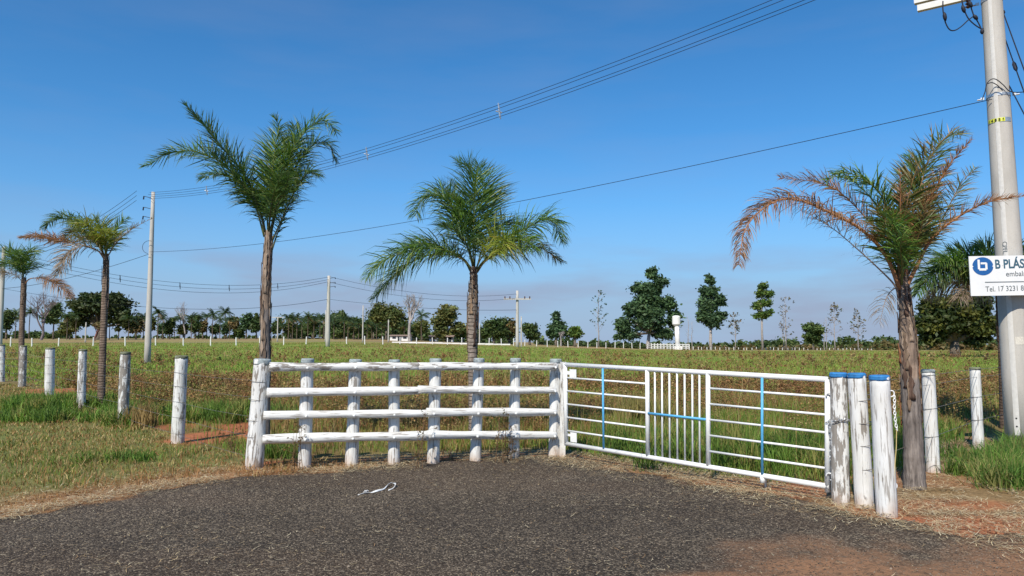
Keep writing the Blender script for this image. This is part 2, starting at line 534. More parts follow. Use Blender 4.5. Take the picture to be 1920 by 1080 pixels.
# ------------------------------------------------------------------ ground sheet
def make_ground():
    def axis(parts):
        return np.unique(np.concatenate(parts).round(4))
    xs = axis([np.linspace(-9, 9, 201), np.linspace(-26, 26, 131), -np.geomspace(26, 1600, 46), np.geomspace(26, 1600, 46)])
    ys = axis([np.linspace(5, 14, 121), np.linspace(14, 34, 101), np.geomspace(34, 2400, 90), np.linspace(-40, 5, 26)])
    X, Y = np.meshgrid(xs, ys)
    Z = height(X, Y)
    sd = sdf(X, Y, DRIVE)
    fy = fence_y(X)
    n1 = fbm(X, Y, .22, 1); n2 = fbm(X, Y, 1.1, 4)
    far = sstep(28, 90, Y)
    c = L3(OLIVE * 1.1, GREEN * 1.1, sstep(.35, .62, n1))
    c = L3(c, RUST * 1.0, sstep(.45, .75, n2) * .8)
    near_in = (1 - sstep(10, 30, Y - fy)) * (Y > fy)
    c = L3(c, np.array((.17, .12, .055)), near_in * .75)
    farc = L3(np.array((.20, .26, .05)), np.array((.27, .21, .08)), sstep(.38, .66, fbm(X, Y * .5, .06, 8)))
    farc = L3(farc, np.array((.30, .20, .11)), sstep(90, 170, Y) * .7)
    c = L3(c, farc, far)
    verge = (X < -.8) * (Y < fy + .4) * (Y < 30)
    c = L3(c, L3(np.array((.19, .15, .07)), np.array((.15, .16, .055)), sstep(.4, .6, n1)), verge * .9)
    dry = (1 - sstep(.5, 1.5, sd + (n2 - .5) * 1.3)) * (Y < fy + .6)
    c = L3(c, L3(np.array((.24, .125, .062)), np.array((.30, .18, .09)), n2), dry)
    right = sstep(3.2, 4.2, X) * (1 - sstep(.8, 2.2, Y - fy)) * (Y < 13)
    c = L3(c, np.array((.25, .155, .085)), right * .85)
    c = L3(c, REDSOIL, red_w(X, Y))
    idx = np.arange(X.size).reshape(X.shape)
    a, b, d, e = idx[:-1, :-1].ravel(), idx[:-1, 1:].ravel(), idx[1:, 1:].ravel(), idx[1:, :-1].ravel()
    tris = np.concatenate([np.stack([a, b, d], 1), np.stack([a, d, e], 1)])
    m, nt, p = mat_base('field_soil', .95, .05)
    ac = attr_col(nt)
    v = objvec(nt, (1, 1, 1), False)
    f1 = noise(nt, v, 28, 8, .7); f2 = noise(nt, v, 2.2, 6, .65)
    cc = mixrgb(nt, 1.0, ac, ramp(nt, f1, [(.30, .62), (.70, 1.35)]), 'MULTIPLY')
    cc = mixrgb(nt, 1.0, cc, ramp(nt, f2, [(.30, .78), (.70, 1.2)]), 'MULTIPLY')
    nt.links.new(cc, p.inputs['Base Color'])
    bump(nt, p, f1, .6, .03)
    o = fast_mesh('ground', np.stack([X, Y, Z], -1), tris, c, m, smooth=True)
    tag(o, kind='structure')

def make_drive():
    xs = np.concatenate([np.arange(-30, -11, .5), np.arange(-11, 9, .055), np.arange(9, 30, .5)])
    ys = np.concatenate([np.arange(-5, 4, .5), np.arange(4, 12.0, .055)])
    X, Y = np.meshgrid(xs, ys)
    sd = sdf(X, Y, DRIVE) + (fbm(X, Y, 2.3, 12) - .5) * .95 + (fbm(X, Y, 9, 13) - .5) * .16
    keep = (sd < 0)
    Z = height(X, Y) + .006 + .012 * (1 - np.exp(np.minimum(sd, 0) * 8)) + (fbm(X, Y, 6, 21) - .5) * .008
    idx = np.arange(X.size).reshape(X.shape)
    q = keep[:-1, :-1] & keep[:-1, 1:] & keep[1:, 1:] & keep[1:, :-1]
    a, b, d, e = idx[:-1, :-1][q], idx[:-1, 1:][q], idx[1:, 1:][q], idx[1:, :-1][q]
    tris = np.concatenate([np.stack([a, b, d], 1), np.stack([a, d, e], 1)])
    dust = np.clip(sstep(1.0, 2.6, X - (Y - 5.2) * 1.2 + (fbm(X, Y, .8, 3) - .5) * 3.4 + (fbm(X, Y, 3.5, 7) - .5) * 1.8) * (1 - sstep(5.6, 7.0, Y)) * 1.0, 0, 1)
    dust = np.maximum(dust, sstep(3.4, 5.4, X + (fbm(X, Y, 1.1, 6) - .5) * 2.5) * .9)
    dust = np.maximum(dust, .05 * sstep(.46, .66, fbm(X * .45 + Y * .2, Y * 1.3, .7, 31)))
    dust = np.maximum(dust, .35 * (1 - sstep(.0, .22, -sd)))
    col = np.stack([dust, .6 * fbm(X * .5, Y * 1.6, .55, 41) + .4 * fbm(X, Y, 2.2, 42), np.zeros_like(dust)], -1)
    m, nt, p = mat_base('worn_gravel_asphalt', .9, .2)
    ac = attr_col(nt)
    sp = N(nt, 'ShaderNodeSeparateColor'); nt.links.new(ac, sp.inputs[0])
    v = objvec(nt, (1, 1, 1), False)
    vo = N(nt, 'ShaderNodeTexVoronoi'); vo.inputs['Scale'].default_value = 78
    nt.links.new(v, vo.inputs['Vector'])
    sv = N(nt, 'ShaderNodeSeparateColor'); nt.links.new(vo.outputs['Color'], sv.inputs[0])
    stone = ramp(nt, sv.outputs[0], [(0.0, (.018, .0135, .0095)), (.35, (.047, .036, .025)), (.75, (.088, .068, .047)), (1.0, (.25, .20, .14))])
    fine = noise(nt, v, 190, 4, .7)
    c = mixrgb(nt, 1.0, stone, ramp(nt, fine, [(.3, .7), (.7, 1.35)]), 'MULTIPLY')
    c = mixrgb(nt, 1.0, c, ramp(nt, sp.outputs[1], [(.30, .78), (.70, 1.25)]), 'MULTIPLY')
    dn = noise(nt, v, 22, 7, .7)
    df = math_n(nt, 'MULTIPLY', sp.outputs[0], ramp(nt, dn, [(.34, .25), (.54, 1.0)]))
    c = mixrgb(nt, math_n(nt, 'MULTIPLY', df, 1.0), c, mixrgb(nt, dn, (.22, .112, .056), (.35, .19, .10)))
    nt.links.new(c, p.inputs['Base Color'])
    hh = math_n(nt, 'SUBTRACT', math_n(nt, 'MULTIPLY', fine, .35), vo.outputs['Distance'])
    bump(nt, p, hh, .8, .012)
    o = fast_mesh('driveway', np.stack([X, Y, Z], -1), tris, col, m, smooth=True)
    # drop the unused vertices
    import bmesh
    bm = bmesh.new(); bm.from_mesh(o.data)
    bmesh.ops.delete(bm, geom=[q for q in bm.verts if not q.link_faces], context='VERTS')
    bm.to_mesh(o.data); bm.free()
    tag(o, kind='structure')

make_ground()
make_drive()

# ------------------------------------------------------------------ painted log posts
def post(name, base_px, top_px, Y, dia, parent, peel=0.0, seed=0, cap=None, cap_h=.05, taper=.96, wob=.014, lump=.0, sink=.12):
    p0 = at(*base_px, Y); p1 = at(*top_px, Y)
    d = (p1 - p0).normalized()
    zg = gz(p0.x, p0.y)
    p0 = p0 + d * ((zg - p0.z) / d.z - sink)
    M = axis_matrix(p0, p1, seed * 1.3)
    L = (p1 - p0).length
    o = log_mesh(name, L, dia / 2 * 1.03, dia / 2 * taper, M_WOOD, parent, M, seed, wob=wob, lump=lump)
    o['peel'] = peel
    if cap:
        M2 = axis_matrix(p1 - d * cap_h, p1 + d * .004, seed * 1.3)
        # painted end of the same log, a hair proud of it
        log_mesh('painted_top', cap_h + .004, dia / 2 * taper * 1.0 + .0045, dia / 2 * taper + .0045, cap, o, M2, seed, rings=3, wob=wob, bevel=.012)
    return o, p0, p1

def loop_ring(b, c, axis, R, r=.0028, n=14):
    """a wire turn around a log"""
    q = Vector(axis).normalized().to_track_quat('Z', 'Y')
    pts = [Vector(c) + q @ Vector((R * math.cos(2 * math.pi * k / n), R * math.sin(2 * math.pi * k / n), .008 * math.sin(2 * math.pi * k / n))) for k in range(n + 1)]
    b.tube(pts, r, 4, cap=False)

# --- timber rail fence beside the gate
rail_fence = thing('rail_fence', (-3.45, 9.8, 0), 'white timber fence of round posts and four log rails beside the metal gate', 'fence')
def z5(zx, zy): return (440 + zx / 3.0, 650 + zy / 3.0)
rp_ = [((110, 672), (157, 70), 9.80, .215, .02), ((392, 682), (410, 68), 9.72, .168, -.06), ((657, 674), (680, 72), 9.80, .164, -.02), ((895, 662), (898, 74), 9.98, .152, -.05),
       ((1117, 639), (1130, 68), 10.28, .158, -.04), ((1355, 624), (1375, 66), 10.52, .154, -.05), ((1570, 617), (1580, 66), 10.63, .152, -.03), ((1800, 607), (1806, 70), 10.80, .175, -.01)]
def straight_depths():
    P = [Vector((ground(*z5(*r[0]))[0], r[2], 0)) for r in rp_]
    def solve(i, a, c):
        u = (z5(*rp_[i][0])[0] + z5(*rp_[i][1])[0]) / 2
        k = (u - 960) / F
        # point of line a-c (plan) on the sight column u
        t = (k * a.y - a.x) / ((c.x - a.x) - k * (c.y - a.y))
        return a.y + (c.y - a.y) * t
    A = Vector(((z5(*rp_[0][0])[0] - 960) / F * 9.72, 9.72, 0)); B = Vector(((z5(*rp_[4][0])[0] - 960) / F * 10.18, 10.18, 0)); C = Vector(((z5(*rp_[7][0])[0] - 960) / F * 10.76, 10.76, 0))
    for i in range(8):
        y = solve(i, A, B) if i <= 4 else solve(i, B, C)
        rp_[i] = (rp_[i][0], rp_[i][1], y, rp_[i][3], rp_[i][4])
straight_depths()
RPW = []
for i, (b0, t0, Y, dia, pl) in enumerate(rp_):
    o, p0, p1 = post('post', z5(*b0), z5(*t0), Y, dia, rail_fence, pl + .025, 20 + i, M_CAP, .055 if i else .075, lump=.03)
    RPW.append((p0, p1, dia))
    if i == 0:
        b = MB(); ax = (p1 - p0).normalized()
        for zx, zy in ((140, 195), (130, 297), (118, 412), (112, 505)):
            q = at(*z5(zx, zy), Y)
            b = MB(); loop_ring(b, q, ax, dia / 2 * 1.02 + .003, .0035); b.build('wire_tie', M_WIRE, o)
# slab nailed to the gate side of the last post
b = MB()
p0, p1, dia = RPW[-1]
b.box((p0 + p1) / 2 + Vector((.105, -.05, .01)), .075, .085, (p1 - p0).length - .1, axis_matrix((0, 0, 0), p1 - p0).to_3x3())
o = b.build('hinge_slab', M_WOOD, rail_fence); o['peel'] = .03
def fence_depth(u):
    us = [z5(*r[0])[0] for r in rp_]; ds = [r[2] for r in rp_]
    return float(np.interp(u, us, ds))
rails = [((193, 115), (1040, 110), 46), ((1030, 110), (1813, 112), 42), ((178, 260), (1040, 246), 46), ((1030, 243), (1806, 245), 44),
         ((160, 388), (1092, 374), 44), ((1078, 371), (1809, 367), 46), ((155, 523), (1092, 499), 50), ((1080, 497), (1809, 497), 47)]
for i, (a, bq, th) in enumerate(rails):
    ua, va = z5(*a); ub, vb = z5(*bq)
    off = .078 + .062
    A = at(ua, va, fence_depth(ua) - off); B = at(ub, vb, fence_depth(ub) - off)
    if i % 2 == 0: A = A + Vector((0, .03, 0))
    dia = th / 3.0 * 10.0 / F
    M = axis_matrix(A, B, 1.7 * i)
    o = log_mesh('rail', (B - A).length, dia / 2 * 1.02, dia / 2 * .98, M_WOOD, rail_fence, M, 40 + i, n=16, rings=26, wob=.04, lump=.09, bevel=.012)
    o['peel'] = (.05, .02, -.04, -.04, -.09, -.06, -.03, -.05)[i]
    for j in range(1, 8):
        uj = z5(*rp_[j][0])[0] + (z5(*rp_[j][1])[0] - z5(*rp_[j][0])[0]) * (.9 - .25 * (i // 2))
        if not (min(ua, ub) - 5 < uj < max(ua, ub) + 3): continue
        if (i % 2 == 0 and j > 3) or (i % 2 == 1 and j <= 3): continue
        t = (uj - ua) / (ub - ua)
        q = A.lerp(B, t)
        bb = MB(); bb.tube([q + Vector((0, -dia / 2 + .006, -.012)), q + Vector((0, -dia / 2 - .013, -.012)), q + Vector((0, -dia / 2 - .018, -.012))], [.017, .016, .008], 8)
        bb.build('bolt', M_GATE, o)

# --- barbed-wire fence running away to the left
wf_l = thing('wire_fence', (-5.5, 12.2, 0), 'wire fence of weathered white posts running away along the left verge', 'fence')
lp = [((333, 828), (340.5, 667), 12.2, .200, .03), ((230, 794), (235.5, 660), 15.0, .205, .125), ((152, 768), (155.5, 655), 17.9, .190, .07), ((92, 746), (94.5, 652), 21.6, .25, -.06),
      ((41, 731), (44, 648), 25.2, .235, .14), ((2, 724), (3.5, 646), 28.0, .22, .06), ((-38, 716), (-36, 645), 31.5, .22, .02)]
LPW = []
for i, (b0, t0, Y, dia, pl) in enumerate(lp):
    o, p0, p1 = post('post', b0, t0, Y, dia, wf_l, pl, 60 + i, M_MOSS, .045, lump=.01)
    LPW.append((p0, p1, dia, o))
hs = (.16, .42, .67, .92, 1.14)
chain_pts = [RPW[0]] + [q[:3] for q in LPW]
for h in hs:
    b = MB(); pts = []
    for k, (p0, p1, dia) in enumerate(chain_pts):
        ax = (p1 - p0).normalized()
        q = p0 + ax * ((gz(p0.x, p0.y) + h - p0.z) / ax.z) + Vector((.15, -1, 0)).normalized() * (dia / 2 * 1.05)
        if pts:
            a = pts[-1]
            for t in (.25, .5, .75): pts.append(a.lerp(q, t) + Vector((0, 0, -.02 * math.sin(math.pi * t))))
        pts.append(q)
    b.tube(pts, [.0018 + .00009 * max(0, p.y - 9) for p in pts], 4)
    b.build('wire_strand', M_WIRE, wf_l)
for p0, p1, dia, o in LPW:
    b = MB(); ax = (p1 - p0).normalized()
    for h in hs:
        q = p0 + ax * ((gz(p0.x, p0.y) + h - p0.z) / ax.z)
        b = MB(); loop_ring(b, q, ax, dia / 2 * 1.03 + .002, .0026); b.build('wire_tie', M_WIRE, o)

# --- wire fence to the right of the gate posts
wf_r = thing('wire_fence', (5.4, 9.55, 0), 'short fence of clean white posts between the dry palm and near utility pole', 'fence')
rq = [((1750, 882), (1740, 693), 9.50, .160, -.08), ((1835, 840), (1828, 689), 11.5, .150, -.10), ((2010, 790), (2004, 682), 15.3, .16, -.08), ((2120, 760), (2116, 676), 19, .16, -.08)]
RQW = []
for i, (b0, t0, Y, dia, pl) in enumerate(rq):
    o, p0, p1 = post('post', b0, t0, Y, dia, wf_r, pl, 80 + i, M_CAP if i == 0 else M_MOSS, .035)
    RQW.append((p0, p1, dia, o))
    b = MB(); ax = (p1 - p0).normalized()
    for h in (.45, .80, 1.22):
        b = MB(); loop_ring(b, p0 + ax * (h + .12), ax, dia / 2 * 1.03 + .002, .003); b.build('wire_tie', M_WIRE, o)

# --- three blue-topped gate posts
gp = [((1577, 945), (1572, 699), 7.62, .168, .07, 'flaking white log post with blue top, chained to the gate end'),
      ((1621, 951), (1606, 700), 7.50, .170, -.03, 'white log post with blue top in the middle of the three, wrapped with wire'),
      ((1663, 963), (1648.5, 704), 7.16, .180, -.075, 'white log post with blue top and two hooks, nearest the dry palm')]
GPW = []
for i, (b0, t0, Y, dia, pl, lab) in enumerate(gp):
    g = ground(*b0)
    t = thing('gate_post', (g[0], Y, 0), lab, 'post', 'blue-topped gate posts')
    o, p0, p1 = post('post_log', b0, t0, Y, dia, t, pl + .02, 100 + i, M_BLUE, .046, lump=.02)
    GPW.append((p0, p1, dia, o, t))
    if i == 1:
        b = MB(); ax = (p1 - p0).normalized()
        for vv in (750, 792, 834, 878):
            q = at(1610 + (vv - 700) * .055, vv, Y)
            b = MB(); loop_ring(b, q, ax, dia / 2 * 1.03 + .003, .0034); b.build('wire_tie', M_WIRE, o)
pp = [GPW[1][:3]] + [q[:3] for q in RQW]
for h in (.45, .80, 1.10, 1.22):
    b = MB()
    b.tube([p0 + (p1 - p0).normalized() * (h + .12) + Vector((0, -dia / 2 * .6, 0)) for p0, p1, dia in pp], .003, 4)
    b.build('wire_strand', M_WIRE, wf_r)

# --- the white pipe gate
def px_on(pa, pb, u):
    """point of the line pa-pb that projects to column u"""
    def proj(p):
        d = p - cam.location
        zf = d.y * CP + d.z * SP
        return 960 + F * d.x / zf
    lo, hi = 0.0, 1.0
    for _ in range(40):
        mid = (lo + hi) / 2
        if proj(pa.lerp(pb, mid)) < u: lo = mid
        else: hi = mid
    return lo
GD0, GD1 = 10.42, 7.72
GT0, GB0 = at(1060, 683.5, GD0), at(1062, 832, GD0)
GT1, GB1 = at(1552, 711.5, GD1), at(1552, 912, GD1)
gate = thing('pipe_gate', (GB0.x, GB0.y, 0), 'white tubular steel gate with three light blue bars, standing closed', 'gate')
def gpt(s, t): return GT0.lerp(GT1, s).lerp(GB0.lerp(GB1, s), t)      # s along, t downwards
def gbar(name, a, b_, r, mat=M_GATE, off=0.0):
    nrm = (GT1 - GT0).cross(Vector((0, 0, 1))).normalized()
    if nrm.y > 0: nrm = -nrm
    q = MB(); q.tube([Vector(a) + nrm * off, Vector(b_) + nrm * off], r, 12)
    return q.build(name, mat, gate, smooth=True)
def zz(zx): return 1030 + zx / 3.6
R1 = .029
s_a = px_on(GT0, GT1, zz(661)); s_b = px_on(GT0, GT1, zz(1071))
gbar('top_rail', gpt(0, 0), gpt(1, 0), R1)
gbar('bottom_rail', gpt(0, 1), gpt(1.005, 1), R1)
gbar('end_upright', gpt(0, -.015), gpt(0, 1.02), R1 * .98)
gbar('end_upright', gpt(1, 0), gpt(1, 1.05), R1 * 1.02)
gbar('middle_upright', gpt(s_a, .01), gpt(s_a, .99), R1 * .95)
gbar('middle_upright', gpt(s_b, .01), gpt(s_b, .99), R1 * .95)
for k in range(1, 6):
    gbar('horizontal_bar', gpt(0, k / 6), gpt(s_a, k / 6), .0125)
    gbar('horizontal_bar', gpt(s_b, k / 6), gpt(1, k / 6), .0125)
for zx in (712, 760, 810, 862, 913, 965, 1013):
    s = px_on(GT0, GT1, zz(zx))
    gbar('vertical_bar', gpt(s, .01), gpt(s, .99), .0115)
for zx in (366, 1441):
    s = px_on(GT0, GT1, zz(zx))
    tag(gbar('brace_bar', gpt(s, .02), gpt(s, .985), .0145, M_BLUEBAR, .016), 'light blue upright brace bar')
tag(gbar('brace_bar', gpt(s_a + .006, .5), gpt(s_b - .006, .5), .0145, M_BLUEBAR, .016), 'light blue level brace bar')
# corner plates at the hinge side
def plate(s0, s1, t0, t1):
    nrm = (GT1 - GT0).cross(Vector((0, 0, 1))).normalized()
    q = MB(); c = [gpt(s0, t0), gpt(s1, t0), gpt(s1, t1), gpt(s0, t1)]
    q.add([p + nrm * .004 for p in c] + [p - nrm * .004 for p in c], [(0, 1, 2, 3), (7, 6, 5, 4), (0, 4, 5, 1), (1, 5, 6, 2), (2, 6, 7, 3), (3, 7, 4, 0)])
    q.build('corner_plate', M_GATE, gate)
plate(.022, .055, .055, .155)
plate(.022, .053, .84, .965)
plate(.008, .022, .08, .125)
plate(.008, .022, .87, .90)
# foot under the second blue brace
s = px_on(GB0, GB1, 1430)
q = MB(); pb = gpt(s, 1.0)
q.tube([pb, pb - Vector((0, 0, .075))], .03, 12); q.build('drop_foot', M_GATE, gate, smooth=True)
q = MB(); q.tube([pb + Vector((.05, .06, -.01)), pb + Vector((.05, .06, -.25))], .012, 8, c=(.1, .09, .08)); q.build('drop_bolt', M_STEEL, gate)
# latch loops on the free end
along = (GT1 - GT0).normalized()
for t in (.155, .90):
    q = MB(); c0 = gpt(1, t) + Vector((-.005, -.045, 0))
    pts = [c0 + along * (.035 * math.cos(w)) * -1 + Vector((0, 0, .035 * math.sin(w))) + Vector((0, -.012, 0)) for w in np.linspace(-.2, math.pi * 1.45, 12)]
    q.tube(pts, .0075, 6); q.build('latch_loop', M_GATE, gate, smooth=True)

# --- hooks on the third post
p0, p1, dia, o3, t3 = GPW[2]
for (uu, vv) in ((1672, 738), (1677, 911)):
    q = MB(); c0 = at(uu, vv, 7.12)
    pts = [c0 + Vector((-.06, .02, .028))] + [c0 + Vector((.024 * math.cos(w), 0, .028 * math.sin(w))) for w in np.linspace(math.pi / 2, -math.pi / 2, 9)] + [c0 + Vector((-.06, .02, -.028))]
    q.tube(pts, .0065, 6); q.build('hook', M_GATE, t3, smooth=True)

# --- chains
def chain_mesh(b, pts, pitch=.03, r=.0042, R=.011):
    P = [Vector(p) for p in pts]
    seg = [0]
    for a, c in zip(P, P[1:]): seg.append(seg[-1] + (c - a).length)
    n = int(seg[-1] / pitch)
    for k in range(n):
        s = (k + .5) * pitch
        i = max(j for j in range(len(seg) - 1) if seg[j] <= s)
        t = (s - seg[i]) / (seg[i + 1] - seg[i])
        c = P[i].lerp(P[i + 1], t); d = (P[i + 1] - P[i]).normalized()
        q = d.to_track_quat('X', 'Z')
        ring = []
        for w in np.linspace(0, 2 * math.pi, 9):
            v = Vector((math.cos(w) * pitch * .66, math.sin(w) * R, 0))
            if k % 2: v = Vector((v.x, 0, v.y))
            ring.append(c + q @ v)
        b.tube(ring, r, 4, cap=False)
c_hang = thing('hanging_chain', at(1675, 740, 7.12), 'pale chain and cord hanging from the upper hook of the post nearest the palm', 'chain')
b = MB(); chain_mesh(b, [at(1677.5, 742, 7.10), at(1677, 765, 7.10), at(1679, 790, 7.1), at(1682, 808, 7.1), at(1681, 812, 7.1)]); b.build('links', M_GATE, c_hang)
b = MB(); b.tube([at(1681, 806, 7.1), at(1680.5, 840, 7.1), at(1678, 870, 7.1), at(1677, 905, 7.09)], .0045, 5, c=(.5, .42, .2)); b.build('cord', flat_mat('yellow_cord', (.52, .42, .18), .8, .1), c_hang)
c_lock = thing('lock_chain', at(1556, 790, 7.5), 'steel chain looped round the flaking post and locked to the gate end', 'chain')
b = MB()
pc = at(1574, 790, 7.62); R = .094
pts = [gpt(1, .40) + Vector((-.03, -.03, -.0)), gpt(1, .385) + Vector((.02, -.055, .01))]
for w in np.linspace(math.radians(215), math.radians(345), 8):
    pts.append(pc + Vector((R * math.cos(w), R * math.sin(w), .028 * math.sin((w - 3.7) * 1.3))))
chain_mesh(b, pts)
chain_mesh(b, [gpt(1, .39) + Vector((-.01, -.045, 0)), gpt(1, .50) + Vector((0, -.045, 0)), gpt(1, .62) + Vector((.012, -.04, 0)), gpt(1, .74) + Vector((.016, -.035, 0)), gpt(1, .79) + Vector((.016, -.035, 0))])
chain_mesh(b, [gpt(1, .42) + Vector((.012, -.05, 0)), gpt(1, .56) + Vector((.004, -.05, 0))])
b.build('links', M_STEEL, c_lock)
b = MB(); b.box(gpt(1, .47) + Vector((.0, -.06, 0)), .035, .018, .045); b.build('padlock', M_STEEL, c_lock)

# ------------------------------------------------------------------ palms in front
def catmull(P, n):
    P = [Vector(p) for p in P]
    P = [P[0] * 2 - P[1]] + P + [P[-1] * 2 - P[-2]]
    m = len(P) - 3
    out = []
    for k in range(n):
        x = k / (n - 1) * m
        i = min(int(x), m - 1); t = x - i
        a, b_, c, d = P[i:i + 4]
        out.append(0.5 * ((2 * b_) + (c - a) * t + (2 * a - 5 * b_ + 4 * c - d) * t * t + (3 * b_ - a - 3 * c + d) * t ** 3))
    return out

PAL = {'green': ((0.108, 0.198, 0.034), (0.057, 0.123, 0.034), (0.255, 0.321, 0.076)),
       'dark': ((0.069, 0.140, 0.036), (0.047, 0.095, 0.034), (0.174, 0.225, 0.076)),
       'yellow': ((0.255, 0.292, 0.038), (0.165, 0.225, 0.034), (0.390, 0.321, 0.076)),
       'brown': ((.32, .165, .085), (.25, .15, .09), (.42, .26, .15)),
       'grey': ((.30, .235, .18), (.22, .16, .115), (.36, .28, .21)),
       'mixed': ((0.098, 0.142, 0.036), (0.208, 0.142, 0.054), (0.338, 0.230, 0.096))}
STALK = {'green': (.13, .15, .045), 'dark': (.085, .09, .04), 'yellow': (.20, .19, .05), 'brown': (.36, .17, .075), 'grey': (.24, .18, .14), 'mixed': (.20, .12, .05)}

def frond(parent, pts, kind, length=.42, dens=1.0, droop=.35, roll=.55, start=.16, width=.016, r0=.016, stiff=.6, seed=0, fill=1.0):
    g = np.random.default_rng(seed)
    P = catmull(pts, 48)
    arr = np.array([tuple(p) for p in P])
    seg = np.r_[0, np.cumsum(np.linalg.norm(np.diff(arr, axis=0), axis=1))]
    L = seg[-1]
    b = MB()
    tt = seg / L
    b.tube(P[::2] + [P[-1]], [max(.0022, r0 * (1 - .88 * t ** .7)) for t in list(tt[::2]) + [1.0]], 6, STALK[kind])
    o = b.build('frond', M_RACHIS, parent, smooth=True)
    n = int(L / .0118 * dens) * 2
    length *= 1.18; width *= .95
    t = np.sort(g.uniform(start, 1.0, n))
    pos = np.stack([np.interp(t * L, seg, arr[:, k]) for k in range(3)], 1)
    e = .015
    pa = np.stack([np.interp(np.clip((t - e) * L, 0, L), seg, arr[:, k]) for k in range(3)], 1)
    pb_ = np.stack([np.interp(np.clip((t + e) * L, 0, L), seg, arr[:, k]) for k in range(3)], 1)
    T = pb_ - pa; T /= np.linalg.norm(T, axis=1)[:, None]
    up = np.array([.12, -.25, 1.0])
    Sd = np.cross(T, up); Sd /= np.linalg.norm(Sd, axis=1)[:, None]
    Nn = np.cross(Sd, T)
    side = np.where(g.random(n) < .5, -1.0, 1.0)
    ph = g.normal(.30, roll, n)
    prof = (np.sin(np.clip((t - start) / (1 - start), 0, 1) ** .75 * math.pi * .92 + .18)) * .85 + .22
    ln = length * prof * g.uniform(.72, 1.12, n)
    fw = (.42 + .62 * t + g.normal(0, .12, n))[:, None]
    d = Sd * (side * np.cos(ph))[:, None] + Nn * np.sin(ph)[:, None] + T * fw
    d += g.normal(0, .10, (n, 3))
    d /= np.linalg.norm(d, axis=1)[:, None]
    gdr = droop * g.uniform(.5, 1.5, n)[:, None]
    G = np.array([0, 0, -1.0])
    pts_ = [pos]
    cur = pos; dd = d
    for k in range(3):
        cur = cur + dd * (ln / 3)[:, None]
        pts_.append(cur)
        dd = dd + G * gdr * (.6 + .5 * k)
        dd /= np.linalg.norm(dd, axis=1)[:, None]
    wv = np.cross(d, Nn * .6 + g.normal(0, .45, (n, 3))); wv /= np.linalg.norm(wv, axis=1)[:, None] + 1e-9
    w = width * g.uniform(.7, 1.2, n) * (.55 + .45 * prof)
    ws = [.55, 1.0, .75]
    vs = []
    for k in range(3):
        vs.append(pts_[k] - wv * (w * ws[k] / 2)[:, None]); vs.append(pts_[k] + wv * (w * ws[k] / 2)[:, None])
    vs.append(pts_[3])
    V = np.stack(vs, 1)
    base = np.arange(n)[:, None] * 7
    tri = np.array([[0, 1, 3], [0, 3, 2], [2, 3, 5], [2, 5, 4], [4, 5, 6]])
    TR = (base[:, None, :] + tri[None]).reshape(-1, 3)
    pal = np.array(PAL[kind])
    pick = g.choice(3, n, p=(.6, .28, .12))
    c = pal[pick] * g.uniform(.75, 1.3, n)[:, None]
    C = np.repeat(c[:, None, :], 7, 1)
    tipc = np.array([.30, .22, .09]) if kind in ('green', 'yellow', 'dark', 'mixed') else np.array([.38, .26, .15])
    C[:, 6] = C[:, 6] * .55 + tipc * .45
    lf = fast_mesh('leaflets', V.reshape(-1, 3), TR, C.reshape(-1, 3), M_PALMLEAF, o)
    lf['kind'] = 'stuff'
    return o

def palm_trunk(parent, pts, rads, mat, n=18, seed=0, lumps=.05, name='trunk', colr=None):
    g = random.Random(seed)
    m = max(24, int(len(pts) * 10))
    P = catmull(pts, m)
    rr = np.interp(np.linspace(0, len(pts) - 1, m), range(len(rads)), rads)
    b = MB(); vs = []; cs = []
    z0 = P[0]
    for i, p in enumerate(P):
        for k in range(n):
            w = 2 * math.pi * k / n
            q = 1 + lumps * (g.random() - .5) + .03 * math.sin(3 * w + i * .15) + .02 * math.sin(i * 1.9)
            vs.append((p.x - z0.x + rr[i] * q * math.cos(w), p.y - z0.y + rr[i] * q * math.sin(w), p.z - z0.z))
            cs.append((1, 1, 1) if colr is None else colr(i / (m - 1), w))
    fs = [(i * n + k, i * n + (k + 1) % n, (i + 1) * n + (k + 1) % n, (i + 1) * n + k) for i in range(m - 1) for k in range(n)]
    fs.append(tuple((m - 1) * n + k for k in range(n)))
    b.add(vs, fs, cs)
    return b.build(name, mat, parent, Matrix.Translation(z0), smooth=True), P, rr

def boots(parent, P, rr, i0, i1, count, seed, mat, cols):
    """torn leaf bases that still clasp the trunk, each a curved strip"""
    g = random.Random(seed)
    m = len(P)
    for k in range(count):
        t = i0 + (i1 - i0) * (k + g.random() * .8) / count
        i = int(t * (m - 1)); h = g.randint(6, 15)
        w0 = k * 2.4 + g.random(); ww = g.uniform(.5, 1.0)
        col = g.choice(cols)
        b = MB(); vs = []
        js = list(range(i, min(i + h, m - 1) + 1))
        for a, j in enumerate(js):
            f = a / max(1, len(js) - 1)
            tear = (1 - .8 * f ** 2) * (.6 + .4 * math.sin(a * 1.7 + k))
            for s in range(5):
                w = w0 + ww * (s / 4 - .5) * tear
                r = rr[j] * 1.02 + .004 + .012 * f ** 4 + .003 * math.sin(s * 2.1 + k)
                zj = .03 * g.random() * f
                vs.append((P[j].x + r * math.cos(w), P[j].y + r * math.sin(w), P[j].z + zj))
        rows = len(js)
        fs = [(a * 5 + s, a * 5 + s + 1, (a + 1) * 5 + s + 1, (a + 1) * 5 + s) for a in range(rows - 1) for s in range(4)]
        if not fs: continue
        b.add(vs, fs, col)
        o = b.build('leaf_base', mat, parent, smooth=True)
        md = o.modifiers.new('thick', 'SOLIDIFY'); md.thickness = .006; md.offset = 1

